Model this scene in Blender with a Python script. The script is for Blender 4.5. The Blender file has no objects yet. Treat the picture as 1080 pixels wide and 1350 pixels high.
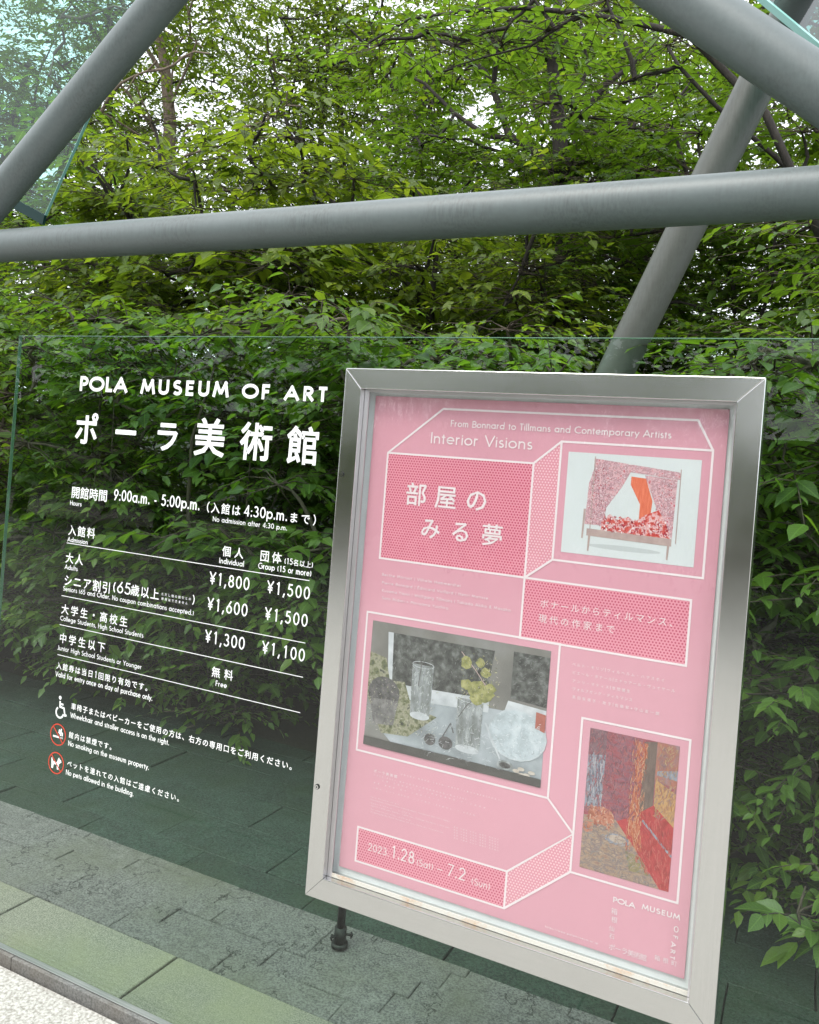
import bpy, math, random
import numpy as np
from mathutils import Vector, Matrix
random.seed(7); RNG = np.random.default_rng(7)
sc = bpy.context.scene
COL = sc.collection

# ------------------------------------------------------------------ camera
CX = dict(yaw=-0.4452, pitch=-0.0038, roll=0.0786, pos=(0.8778, -1.5672, 1.5052), f=1083.04, px=559.57, py=618.9)
def basis(yaw, pitch, roll):
    cy, sy, cp, sp, cr, sr = math.cos(yaw), math.sin(yaw), math.cos(pitch), math.sin(pitch), math.cos(roll), math.sin(roll)
    f = Vector((sy*cp, cy*cp, sp)); r0 = Vector((cy, -sy, 0)); u0 = r0.cross(f)
    return cr*r0 + sr*u0, -sr*r0 + cr*u0, f
cR, cU, cF = basis(CX['yaw'], CX['pitch'], CX['roll']); cP = Vector(CX['pos'])
cam_d = bpy.data.cameras.new('camera'); cam = bpy.data.objects.new('camera', cam_d); COL.objects.link(cam)
cam.matrix_world = Matrix(((cR.x, cU.x, -cF.x, cP.x), (cR.y, cU.y, -cF.y, cP.y), (cR.z, cU.z, -cF.z, cP.z), (0, 0, 0, 1)))
cam_d.sensor_fit = 'HORIZONTAL'; cam_d.sensor_width = 36.0; cam_d.lens = CX['f']/1080*36
cam_d.shift_x = -(CX['px']-540)/1080; cam_d.shift_y = (CX['py']-675)/1080
cam_d.clip_start = 0.05; cam_d.clip_end = 2000
sc.camera = cam

# ------------------------------------------------------------------ light: bright overcast daylight
SUN_EL, SUN_AZ = math.radians(58), math.radians(200)
w = bpy.data.worlds.new('World'); sc.world = w; w.use_nodes = True
nt = w.node_tree; nt.nodes.clear()
sky = nt.nodes.new('ShaderNodeTexSky'); sky.sky_type = 'NISHITA'; sky.sun_disc = False
sky.sun_elevation = SUN_EL; sky.sun_rotation = SUN_AZ; sky.air_density = 1.0; sky.dust_density = 4.0
cloud = nt.nodes.new('ShaderNodeMix'); cloud.data_type = 'RGBA'
cloud.inputs[0].default_value = 0.86; cloud.inputs[7].default_value = (9.0, 9.35, 9.8, 1)
bg = nt.nodes.new('ShaderNodeBackground'); bg.inputs[1].default_value = 0.15
wo = nt.nodes.new('ShaderNodeOutputWorld')
nt.links.new(sky.outputs[0], cloud.inputs[6]); nt.links.new(cloud.outputs[2], bg.inputs[0]); nt.links.new(bg.outputs[0], wo.inputs[0])
sd = bpy.data.lights.new('sun', 'SUN'); sd.energy = 1.5; sd.angle = math.radians(25); sd.color = (1.0, 0.97, 0.9)
sun = bpy.data.objects.new('sun', sd); COL.objects.link(sun)
sdir = Vector((math.sin(SUN_AZ)*math.cos(SUN_EL), math.cos(SUN_AZ)*math.cos(SUN_EL), math.sin(SUN_EL)))
sun.rotation_euler = (-sdir).to_track_quat('-Z', 'Y').to_euler()
vs = sc.view_settings; vs.view_transform = 'Standard'; vs.look = 'None'; vs.exposure = 0.82; vs.gamma = 1; vs.use_curve_mapping = False
sc.cycles.max_bounces = 10; sc.cycles.transparent_max_bounces = 24; sc.cycles.transmission_bounces = 6
sc.cycles.diffuse_bounces = 4; sc.cycles.glossy_bounces = 4

# a point of the real place seen at a pixel of the 1080x1350 photograph, on the vertical plane y = Y or level z = Z
def at(px, py, Y=None, Z=None):
    d = cF + cR*((px-CX['px'])/CX['f']) - cU*((py-CX['py'])/CX['f'])
    t = (Y-cP.y)/d.y if Y is not None else (Z-cP.z)/d.z
    return cP + d*t

# ------------------------------------------------------------------ materials
def nodes(name):
    m = bpy.data.materials.new(name); m.use_nodes = True
    t = m.node_tree; b = t.nodes['Principled BSDF']
    return m, t, b
def N(t, typ, **kw):
    n = t.nodes.new(typ)
    for k, v in kw.items(): setattr(n, k, v)
    return n
def noise(t, scale, detail=4, rough=.6, coord='Object', vec=None, stretch=None):
    if vec is None:
        tc = N(t, 'ShaderNodeTexCoord'); vec = tc.outputs[coord]
    if stretch:
        mp = N(t, 'ShaderNodeMapping'); mp.inputs['Scale'].default_value = stretch; t.links.new(vec, mp.inputs[0]); vec = mp.outputs[0]
    n = N(t, 'ShaderNodeTexNoise'); n.inputs['Scale'].default_value = scale; n.inputs['Detail'].default_value = detail; n.inputs['Roughness'].default_value = rough
    t.links.new(vec, n.inputs['Vector']); return n
def ramp(t, src, stops):
    r = N(t, 'ShaderNodeValToRGB'); e = r.color_ramp.elements
    while len(e) < len(stops): e.new(.5)
    for i, (p, c) in enumerate(stops):
        e[i].position = p; e[i].color = (*c, 1) if len(c) == 3 else c
    t.links.new(src, r.inputs[0]); return r
def bump(t, b, src, strength=.3, dist=.002):
    n = N(t, 'ShaderNodeBump'); n.inputs['Strength'].default_value = strength; n.inputs['Distance'].default_value = dist
    t.links.new(src, n.inputs['Height']); t.links.new(n.outputs[0], b.inputs['Normal']); return n
def mixc(t, fac, a, b, mode='MIX'):
    n = N(t, 'ShaderNodeMix'); n.data_type = 'RGBA'; n.blend_type = mode
    for i, v in ((0, fac), (6, a), (7, b)):
        if hasattr(v, 'links') or hasattr(v, 'is_linked'): t.links.new(v, n.inputs[i])
        elif isinstance(v, tuple): n.inputs[i].default_value = (*v, 1)
        else: n.inputs[i].default_value = v
    return n.outputs[2]
def math_(t, op, a, b=None, c=None):
    n = N(t, 'ShaderNodeMath', operation=op)
    for i, v in enumerate((a, b, c)):
        if v is None: continue
        if hasattr(v, 'is_linked'): t.links.new(v, n.inputs[i])
        else: n.inputs[i].default_value = v
    return n.outputs[0]

def mat_flat(name, col, rough=.6, var=.0, scale=30):
    m, t, b = nodes(name); b.inputs['Roughness'].default_value = rough
    if var:
        n = noise(t, scale); r = ramp(t, n.outputs[0], [(.3, tuple(c*(1-var) for c in col)), (.7, tuple(min(1, c*(1+var)) for c in col))])
        t.links.new(r.outputs[0], b.inputs['Base Color'])
    else: b.inputs['Base Color'].default_value = (*col, 1)
    return m

def mat_leaf(name, base, yellow, dark, rough=.42, trans=.45, veins=True):
    m = bpy.data.materials.new(name); m.use_nodes = True; t = m.node_tree; t.nodes.clear()
    out = N(t, 'ShaderNodeOutputMaterial')
    at_ = N(t, 'ShaderNodeAttribute', attribute_name='rnd'); oi = N(t, 'ShaderNodeObjectInfo')
    rnd = math_(t, 'FRACT', math_(t, 'ADD', at_.outputs['Fac'], oi.outputs['Random']))
    r = ramp(t, rnd, [(0, dark), (.45, base), (.75, base), (1, yellow)])
    col = r.outputs[0]
    if veins:
        uv = N(t, 'ShaderNodeUVMap'); sp = N(t, 'ShaderNodeSeparateXYZ'); t.links.new(uv.outputs[0], sp.inputs[0])
        u = math_(t, 'ABSOLUTE', math_(t, 'SUBTRACT', sp.outputs[0], .5))
        mid = math_(t, 'LESS_THAN', u, .022)
        ph = math_(t, 'FRACT', math_(t, 'MULTIPLY', math_(t, 'SUBTRACT', sp.outputs[1], math_(t, 'MULTIPLY', u, .7)), 8))
        side = math_(t, 'LESS_THAN', math_(t, 'ABSOLUTE', math_(t, 'SUBTRACT', ph, .5)), .07)
        v = math_(t, 'MAXIMUM', mid, math_(t, 'MULTIPLY', side, .5))
        col = mixc(t, math_(t, 'MULTIPLY', v, .55), col, tuple(min(1, c*1.9+.01) for c in base))
    n = noise(t, 28, 3)
    col = mixc(t, .25, col, ramp(t, n.outputs[0], [(.3, tuple(c*.6 for c in base)), (.7, tuple(c*1.5 for c in base))]).outputs[0])
    pb = N(t, 'ShaderNodeBsdfPrincipled'); pb.inputs['Roughness'].default_value = rough
    pb.inputs['Specular IOR Level'].default_value = .45
    t.links.new(col, pb.inputs['Base Color'])
    tr = N(t, 'ShaderNodeBsdfTranslucent')
    tc = mixc(t, 1.0, col, (2.0, 2.0, .62), 'MULTIPLY'); t.links.new(tc, tr.inputs[0])
    if veins:
        bp = N(t, 'ShaderNodeBump'); bp.inputs['Strength'].default_value = .5; bp.inputs['Distance'].default_value = .002
        t.links.new(v, bp.inputs['Height']); t.links.new(bp.outputs[0], pb.inputs['Normal'])
    mx = N(t, 'ShaderNodeMixShader'); mx.inputs[0].default_value = trans
    t.links.new(pb.outputs[0], mx.inputs[1]); t.links.new(tr.outputs[0], mx.inputs[2]); t.links.new(mx.outputs[0], out.inputs[0])
    return m

def mat_glass(name, tint, refl=1.6, rough=0.0, ior=1.5):
    m = bpy.data.materials.new(name); m.use_nodes = True; t = m.node_tree; t.nodes.clear()
    out = N(t, 'ShaderNodeOutputMaterial'); tr = N(t, 'ShaderNodeBsdfTransparent'); gl = N(t, 'ShaderNodeBsdfGlossy')
    tr.inputs[0].default_value = (*tint, 1); gl.inputs['Roughness'].default_value = rough
    fr = N(t, 'ShaderNodeFresnel'); fr.inputs[0].default_value = ior
    ge = N(t, 'ShaderNodeNewGeometry')
    fac = math_(t, 'MINIMUM', math_(t, 'MULTIPLY', fr.outputs[0], math_(t, 'MULTIPLY', math_(t, 'SUBTRACT', 1.0, ge.outputs['Backfacing']), refl)), 1.0)
    mx = N(t, 'ShaderNodeMixShader'); t.links.new(fac, mx.inputs[0]); t.links.new(tr.outputs[0], mx.inputs[1]); t.links.new(gl.outputs[0], mx.inputs[2])
    t.links.new(mx.outputs[0], out.inputs[0]); return m, t, gl

def mat_metal(name, col, rough, direction=(1, 1, 60), bs=.06, metallic=1.0):
    m, t, b = nodes(name); b.inputs['Metallic'].default_value = metallic
    n = noise(t, 12, 2, .5, stretch=direction); n2 = noise(t, 5, 4)
    r = ramp(t, n.outputs[0], [(.3, tuple(c*.97 for c in col)), (.7, tuple(min(1, c*1.03) for c in col))]); t.links.new(r.outputs[0], b.inputs['Base Color'])
    rr = ramp(t, n2.outputs[0], [(.3, (rough*.8,)*3), (.7, (rough*1.3,)*3)]); t.links.new(rr.outputs[0], b.inputs['Roughness'])
    bump(t, b, n.outputs[0], bs, .0005); return m

def mat_pipe(name, col, streak, amount, zdir='Z'):
    m, t, b = nodes(name); b.inputs['Roughness'].default_value = .46
    geo = N(t, 'ShaderNodeNewGeometry')
    n1 = noise(t, 9, 5, .65, vec=geo.outputs['Position'], stretch=(14, 14, 1.2))
    n2 = noise(t, 3, 5, .6, vec=geo.outputs['Position'])
    n3 = noise(t, 60, 3, .6, vec=geo.outputs['Position'])
    f = math_(t, 'MULTIPLY', ramp(t, n1.outputs[0], [(.42, (0, 0, 0)), (.7, (1, 1, 1))]).outputs[0], ramp(t, n2.outputs[0], [(.4, (0, 0, 0)), (.65, (1, 1, 1))]).outputs[0])
    c = mixc(t, math_(t, 'MULTIPLY', f, amount), col, streak)
    c = mixc(t, .3, c, ramp(t, n3.outputs[0], [(.3, tuple(x*.8 for x in col)), (.7, tuple(x*1.15 for x in col))]).outputs[0])
    t.links.new(c, b.inputs['Base Color']); bump(t, b, n3.outputs[0], .12, .001); return m

def mat_stone(name, c0, c1, c2, scale=18, bs=.5, rough=.85, fine=140, lich=None, var=.35, bd=.006, crack=False):
    m, t, b = nodes(name); b.inputs['Roughness'].default_value = rough
    geo = N(t, 'ShaderNodeNewGeometry'); P = geo.outputs['Position']
    oi = N(t, 'ShaderNodeObjectInfo')
    n1 = noise(t, scale, 7, .7, vec=P); n2 = noise(t, fine, 4, .7, vec=P); n3 = noise(t, 2.2, 4, .6, vec=P)
    c = ramp(t, n1.outputs[0], [(.28, c0), (.5, c1), (.72, c2)]).outputs[0]
    c = mixc(t, .6, c, ramp(t, n2.outputs[0], [(.40, c0), (.60, c2)]).outputs[0])
    v = math_(t, 'MULTIPLY_ADD', oi.outputs['Random'], var, 1-var/2)
    vc = N(t, 'ShaderNodeCombineColor')
    for i in range(3): t.links.new(v, vc.inputs[i])
    c = mixc(t, 1.0, c, vc.outputs[0], 'MULTIPLY')
    if lich: c = mixc(t, ramp(t, n3.outputs[0], [(.45, (0, 0, 0)), (.7, (.75, .75, .75))]).outputs[0], c, lich)
    if crack:
        nc = noise(t, 5.5, 7, .55, vec=P); nm = noise(t, 3.1, 2, .5, vec=P, stretch=(1.7, 1, 1))
        ln = math_(t, 'MULTIPLY', math_(t, 'LESS_THAN', math_(t, 'ABSOLUTE', math_(t, 'SUBTRACT', nc.outputs[0], .5)), .006), math_(t, 'GREATER_THAN', nm.outputs[0], .53))
        c = mixc(t, math_(t, 'MULTIPLY', ln, .8), c, (.015, .015, .013))
    t.links.new(c, b.inputs['Base Color'])
    h = math_(t, 'ADD', math_(t, 'MULTIPLY', n1.outputs[0], 1.0), math_(t, 'MULTIPLY', n2.outputs[0], .35))
    bump(t, b, h, bs, bd); return m

def mat_bark(name, c0, c1):
    m, t, b = nodes(name); b.inputs['Roughness'].default_value = .9
    n = noise(t, 14, 6, .7, stretch=(3, 3, .7)); r = ramp(t, n.outputs[0], [(.3, c0), (.7, c1)]); t.links.new(r.outputs[0], b.inputs['Base Color'])
    bump(t, b, n.outputs[0], .8, .01); return m

M = {}
M['leaf_near'] = mat_leaf('shrub_leaf', (.088, .16, .028), (.17, .24, .036), (.040, .088, .022), rough=.38, trans=.48)
M['leaf_cherry'] = mat_leaf('cherry_leaf', (.115, .165, .026), (.22, .27, .045), (.05, .088, .018), trans=.52)
M['leaf_maple'] = mat_leaf('maple_leaf', (.072, .13, .020), (.15, .205, .028), (.030, .064, .014), trans=.5, veins=False)
M['leaf_far'] = mat_leaf('forest_leaf', (.075, .120, .018), (.15, .19, .024), (.034, .062, .013), trans=.5, veins=False)
M['twig'] = mat_bark('twig_bark', (.025, .018, .013), (.085, .065, .045))
M['stem'] = mat_bark('stem_bark', (.05, .042, .03), (.15, .125, .095))
M['bark'] = mat_bark('tree_bark', (.010, .008, .007), (.036, .029, .023))
M['bark_pale'] = mat_bark('pale_bark', (.10, .075, .055), (.26, .20, .155))
M['glass'], _, _ = mat_glass('sign_glass', (.885, .965, .92), .9)
M['glass_edge'] = mat_flat('glass_edge', (.07, .13, .085), .15)
M['glass_edge_top'] = mat_flat('polished_glass_edge', (.16, .27, .20), .1)
M['canopy_glass'], _, _ = mat_glass('canopy_glass', (.62, .80, .77), .5)
M['canopy_glass_dark'], _, _ = mat_glass('deep_canopy_glass', (.30, .50, .47), 1.0)
M['canopy_edge'] = mat_flat('canopy_glass_edge', (.006, .028, .026), .6)
M['canopy_edge'].node_tree.nodes['Principled BSDF'].inputs['Specular IOR Level'].default_value = .1
M['canopy_edge_light'] = mat_flat('canopy_glass_bright_edge', (.20, .42, .38), .1)
M['steel'] = mat_metal('brushed_steel', (.60, .60, .59), .17, (60, 60, 1.0), .0)
M['steel_h'] = mat_metal('brushed_steel_rail', (.60, .60, .59), .17, (1.0, 60, 60), .0)
M['alu'] = mat_metal('anodised_aluminium', (.62, .60, .62), .38, (1, 1, 1), .03)
M['dark_metal'] = mat_metal('dark_metal', (.04, .042, .04), .5, (1, 1, 1))
M['gap'] = mat_flat('dark_gasket', (.02, .02, .02), .7)
M['white'] = mat_flat('white_vinyl', (.82, .84, .83), .5)
M['ink'] = mat_flat('white_ink', (.82, .76, .77), .5)
M['ink_soft'] = mat_flat('faded_white_ink', (.82, .75, .77), .5)
M['red'] = mat_flat('red_vinyl', (.52, .045, .02), .5)
M['panel'] = mat_flat('white_backing_board', (.76, .84, .83), .5, .04)
M['pipe'] = mat_pipe('grey_painted_steel', (.115, .137, .137), (.045, .045, .038), .85)
M['pipe_old'] = mat_pipe('weathered_grey_steel', (.085, .090, .080), (.045, .042, .034), .9)
M['slate'] = mat_stone('grey_slate', (.034, .033, .033), (.105, .101, .098), (.22, .21, .20), 26, 1.0, .85, 150, (.10, .10, .07), .12, crack=True)
M['strip'] = mat_stone('mossy_pale_stone', (.075, .072, .058), (.165, .155, .125), (.31, .295, .24), 60, .6, .9, 230, (.22, .215, .13), .12)
M['granite'] = mat_stone('bush_hammered_granite', (.20, .185, .155), (.42, .405, .37), (.62, .605, .57), 55, .8, .8, 130, None, .05, .008)
M['dark_slate'] = mat_stone('dark_green_slate', (.003, .010, .006), (.010, .026, .018), (.045, .078, .058), 9, 1.0, .75, 90, (.012, .03, .009), .2)  # very dark green mottled stone for the court slabs and ledge bed
M['asphalt'] = mat_stone('plaza_slate', (.03, .03, .03), (.07, .07, .07), (.12, .12, .12), 20, .6)
M['kerb'] = mat_stone('stained_kerb_stone', (.07, .07, .065), (.15, .148, .14), (.22, .218, .21), 25, .3, .8, 150, (.13, .10, .07), .1)
M['channel'] = mat_metal('aluminium_channel', (.36, .37, .36), .5, (1, 60, 60), .05)
M['soil'] = mat_stone('leaf_litter_soil', (.008, .009, .005), (.018, .019, .010), (.035, .035, .018), 12, 1.0)
M['concrete'] = mat_stone('museum_concrete', (.20, .19, .17), (.30, .285, .26), (.38, .36, .33), 6, .2)
def mat_rust():
    m, t, b = nodes('rust_stained_steel'); b.inputs['Roughness'].default_value = .5
    n = noise(t, 7, 5, .7); n2 = noise(t, 50, 3)
    f = math_(t, 'MULTIPLY', ramp(t, n.outputs[0], [(.5, (0, 0, 0)), (.66, (1, 1, 1))]).outputs[0], ramp(t, n2.outputs[0], [(.3, (.3,)*3), (.6, (1, 1, 1))]).outputs[0])
    t.links.new(mixc(t, f, (.52, .51, .46), (.42, .20, .05)), b.inputs['Base Color']); return m
M['rust'] = mat_rust()

# ------------------------------------------------------------------ object helpers
def mesh_obj(name, V, F, mat=None, parent=None, smooth=False, uv=None, rnd=None, mats=None, midx=None):
    me = bpy.data.meshes.new(name)
    V = np.asarray(V, dtype=np.float32).reshape(-1, 3)
    if isinstance(F, np.ndarray):
        k = F.shape[1]; n = len(F)
        me.vertices.add(len(V)); me.vertices.foreach_set('co', V.ravel())
        me.loops.add(n*k); me.loops.foreach_set('vertex_index', F.astype(np.int32).ravel())
        me.polygons.add(n); me.polygons.foreach_set('loop_start', np.arange(0, n*k, k, dtype=np.int32))
        me.update(calc_edges=True)
    else:
        me.from_pydata([tuple(v) for v in V], [], F)
    if mats:
        for m in mats: me.materials.append(m)
        if midx is not None: me.polygons.foreach_set('material_index', np.asarray(midx, dtype=np.int32))
    elif mat: me.materials.append(mat)
    if smooth: me.polygons.foreach_set('use_smooth', np.ones(len(me.polygons), dtype=bool))
    if uv is not None:
        l = me.uv_layers.new(name='UVMap'); l.data.foreach_set('uv', np.asarray(uv, dtype=np.float32).ravel())
    if rnd is not None:
        a = me.attributes.new('rnd', 'FLOAT', 'FACE'); a.data.foreach_set('value', np.asarray(rnd, dtype=np.float32))
    me.validate() if not isinstance(F, np.ndarray) else None
    o = bpy.data.objects.new(name, me); COL.objects.link(o)
    if parent: o.parent = parent; o.matrix_parent_inverse = Matrix.Translation(-Vector(parent.location))
    return o
def thing(name, label, cat, loc=(0, 0, 0), group=None):
    o = bpy.data.objects.new(name, None); COL.objects.link(o); o.location = loc; o.empty_display_size = .2
    o['label'] = label; o['category'] = cat
    if group: o['group'] = group
    return o
def tag(o, label, cat, group=None):
    o['label'] = label; o['category'] = cat
    if group: o['group'] = group
    return o
def structure(o): o['kind'] = 'structure'; return o
def stuff(o): o['kind'] = 'stuff'; return o

class MB:
    def __init__(s): s.V = []; s.F = []
    def add(s, V, F):
        b = len(s.V); s.V += [tuple(v) for v in V]; s.F += [tuple(i+b for i in f) for f in F]
    def box(s, a, b, bev=0):
        (x0, y0, z0), (x1, y1, z1) = a, b
        V = [(x, y, z) for x in (x0, x1) for y in (y0, y1) for z in (z0, z1)]
        s.add(V, [(0, 1, 3, 2), (4, 6, 7, 5), (0, 4, 5, 1), (2, 3, 7, 6), (0, 2, 6, 4), (1, 5, 7, 3)])
    def prism(s, poly, d):
        """poly: list of 3d points, d: extrusion vector"""
        n = len(poly); d = Vector(d); P = [Vector(p) for p in poly]
        nn = Vector((0, 0, 0))
        for i in range(n): nn += P[i].cross(P[(i+1) % n])
        if nn.dot(d) > 0: P = P[::-1]
        Q = [p+d for p in P]
        s.add(P+Q, [tuple(range(n)), tuple(range(2*n-1, n-1, -1))]+[(i, i+n, (i+1) % n+n, (i+1) % n) for i in range(n)])
    def tube(s, pts, rad, n=8, cap=True):
        pts = [Vector(p) for p in pts]; m = len(pts); b = len(s.V)
        up = Vector((0.13, 0.31, .94))
        for i, p in enumerate(pts):
            t = (pts[min(i+1, m-1)]-pts[max(i-1, 0)]).normalized()
            a = t.cross(up)
            if a.length < .15: a = t.cross(Vector((1, 0, 0)))
            a.normalize(); c = t.cross(a)
            r = rad[i] if hasattr(rad, '__len__') else rad
            for k in range(n):
                an = 2*math.pi*k/n; s.V.append(tuple(p+(a*math.cos(an)+c*math.sin(an))*r))
        for i in range(m-1):
            for k in range(n):
                s.F.append((b+i*n+k, b+i*n+(k+1) % n, b+(i+1)*n+(k+1) % n, b+(i+1)*n+k))
        if cap: s.F.append(tuple(b+k for k in range(n))[::-1]); s.F.append(tuple(b+(m-1)*n+k for k in range(n)))
    def build(s, name, mat, parent=None, smooth=False, bevel=0):
        o = mesh_obj(name, s.V, s.F, mat, parent, smooth)
        if bevel:
            md = o.modifiers.new('bevel', 'BEVEL'); md.width = bevel; md.segments = 2; md.limit_method = 'ANGLE'
        return o

# ================================================================== SETTING
# far ground, one sheet to the horizon with the sunken court cut out of it
GZ = -0.30
mb = MB()
mb.box((-400, 30, -1.2), (400, 900, -0.6))
structure(mb.build('far_ground', M['soil']))
nx, ny = 90, 60
xs = np.linspace(-30, 30, nx); ys = np.concatenate([[2.7, 3.0, 3.3], np.linspace(3.6, 31, ny-3)])
V = []
for yy in ys:
    for xx in xs:
        h = GZ-.01 + .42*min(1, max(0, (yy-2.9)/1.2)) + .035*max(0, yy-5) + .22*max(0, yy-13)
        h += .06*math.sin(xx*2.1+yy)*min(1, max(0, yy-3)) + .04*math.sin(xx*5.3-yy*3.1)*min(1, max(0, yy-3))
        V.append((xx, yy, h))
F = [(j*nx+i, j*nx+i+1, (j+1)*nx+i+1, (j+1)*nx+i) for j in range(len(ys)-1) for i in range(nx-1)]
structure(mesh_obj('planted_bank', V, F, M['soil'], smooth=True))

def slab_poly(x0, x1, y0, y1, rag=.0, n=4):
    P = []
    for k in range(n): P.append((x0+(x1-x0)*k/n, y0))
    for k in range(2): P.append((x1, y0+(y1-y0)*k/2))
    for k in range(n): P.append((x1-(x1-x0)*k/n, y1))
    for k in range(2): P.append((x0, y1-(y1-y0)*k/2))
    return [(x+random.uniform(-rag, rag), y+random.uniform(-rag, rag)) for x, y in P]
def slab(x0, x1, y0, y1, z, th, mat, parent, rag, gap, tilt=.0, name='slab'):
    P = slab_poly(x0+gap, x1-gap, y0+gap, y1-gap, rag); n = len(P)
    tx, ty = random.uniform(-tilt, tilt), random.uniform(-tilt, tilt); cx, cy = (x0+x1)/2, (y0+y1)/2
    hz = lambda x, y: z+(x-cx)*tx+(y-cy)*ty
    e = .0025
    top = [(cx+(x-cx)*(1-2*e/(x1-x0)), cy+(y-cy)*(1-2*e/(y1-y0)), hz(x, y)) for x, y in P]
    mid = [(x, y, hz(x, y)-e) for x, y in P]; bot = [(x, y, z-th) for x, y in P]
    F = [tuple(range(n))]+[(i+n, (i+1) % n+n, (i+1) % n, i) for i in range(n)]+[(i+2*n, (i+1) % n+2*n, (i+1) % n+n, i+n) for i in range(n)]
    return mesh_obj(name, top+mid+bot, F, mat, parent)

# ledge behind the glass: bed + slabs
mb = MB(); mb.box((-9, .001, -.45), (6, .788, -.035)); ledge = structure(mb.build('ledge', M['dark_slate']))
j0 = -1.327
for k in range(-12, 12):
    slab(j0+.603*k, j0+.603*(k+1), .052, .363, 0.0, .05, M['strip'], ledge, .0006, .0045, .002, 'pale_slab')
courses = [(.363, .465, -1.008, .403), (.465, .567, -.502, .40), (.567, .655, -.418, .3555), (.655, .745, -.005, .415), (.745, .79, -.277, .316)]
for ci, (y0, y1, jx, sp) in enumerate(courses):
    for k in range(-14, 11):
        if -4.2 < jx+sp*k < 1.6:
            slab(jx+sp*k, jx+sp*(k+1), y0, y1, -.003-.0016*ci+random.uniform(-.0025, .002), .045, M['slate'], ledge, .0016, .0009, .008, 'slate_slab')
# sunken court of dark slate
mb = MB(); mb.box((-14, .78, GZ-.25), (8, 2.95, GZ-.035)); court = structure(mb.build('sunken_court', M['dark_slate']))
y = .795; row = 0
while y < 2.9:
    for k in range(-16, 6):
        x0 = k*.62+(row % 2)*.29+.1
        if -8 < x0 < 3: slab(x0, x0+.62, y, y+.30, GZ+random.uniform(-.004, .004), .05, M['dark_slate'], court, .003, .0025, .008, 'court_slab')
    y += .30; row += 1
# walking side: granite paving
mb = MB(); mb.box((-60, -60, -.3), (60, -.018, .0)); structure(mb.build('plaza_base', M['granite']))
pav = MB(); pav.box((-14, -9, .001), (14, -.018, .055)); pav = structure(pav.build('granite_paving', M['granite']))
for i in range(-8, 8):
    for j in range(6):
        x0 = i*1.5+.4+(j % 2)*.6; y1 = -.0165-j*.9
        slab(x0, x0+1.5, y1-.9, y1, .075, .03, M['granite'], pav, .001, .002, 0, 'granite_slab')
# kerb and glass channel
kerb = thing('stone_kerb', 'low stained grey stone kerb with metal channel under the glass panel', 'kerb', (-1, 0, .05))
for k in range(-10, 8):
    x0 = -.975+k*.9; mb = MB(); mb.box((x0+.001, -.013, .0), (x0+.899, -.0015, .102)); mb.build('kerb_stone', M['kerb'], kerb, bevel=.0015)
mb = MB(); mb.box((-10, -.001, .02), (6, .008, .104)); mb.box((-10, .0095, .02), (6, .0185, .102)); mb.box((-10, .0078, .02), (6, .0097, .096)); mb.box((-10, .034, -.02), (6, .045, .055))
mb.build('channel', M['channel'], kerb, bevel=.001)
mb = MB(); mb.box((-10, .0195, .0), (6, .0335, .05)); mb.build('seal', M['gap'], kerb)

# ================================================================== GLASS PANEL
GX0, GX1, GT = -1.1725, 3.2, 1.7815
gp = thing('glass_panel', 'large clear glass panel printed with white museum opening hours and admission prices', 'glass panel', (GX0, .026, .055))
mb = MB(); mb.box((GX0, .020, .06), (GX1, .029, GT)); pane = mb.build('pane', M['glass'], gp)
mb = MB(); mb.box((GX0-.0012, .0195, .06), (GX0-.0001, .0295, GT)); mb.build('side_edge', M['glass_edge'], gp)
mb = MB(); mb.box((GX0-.0012, .0195, GT+.0001), (GX1, .0295, GT+.0012)); mb.build('top_edge', M['glass_edge_top'], gp)

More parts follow.
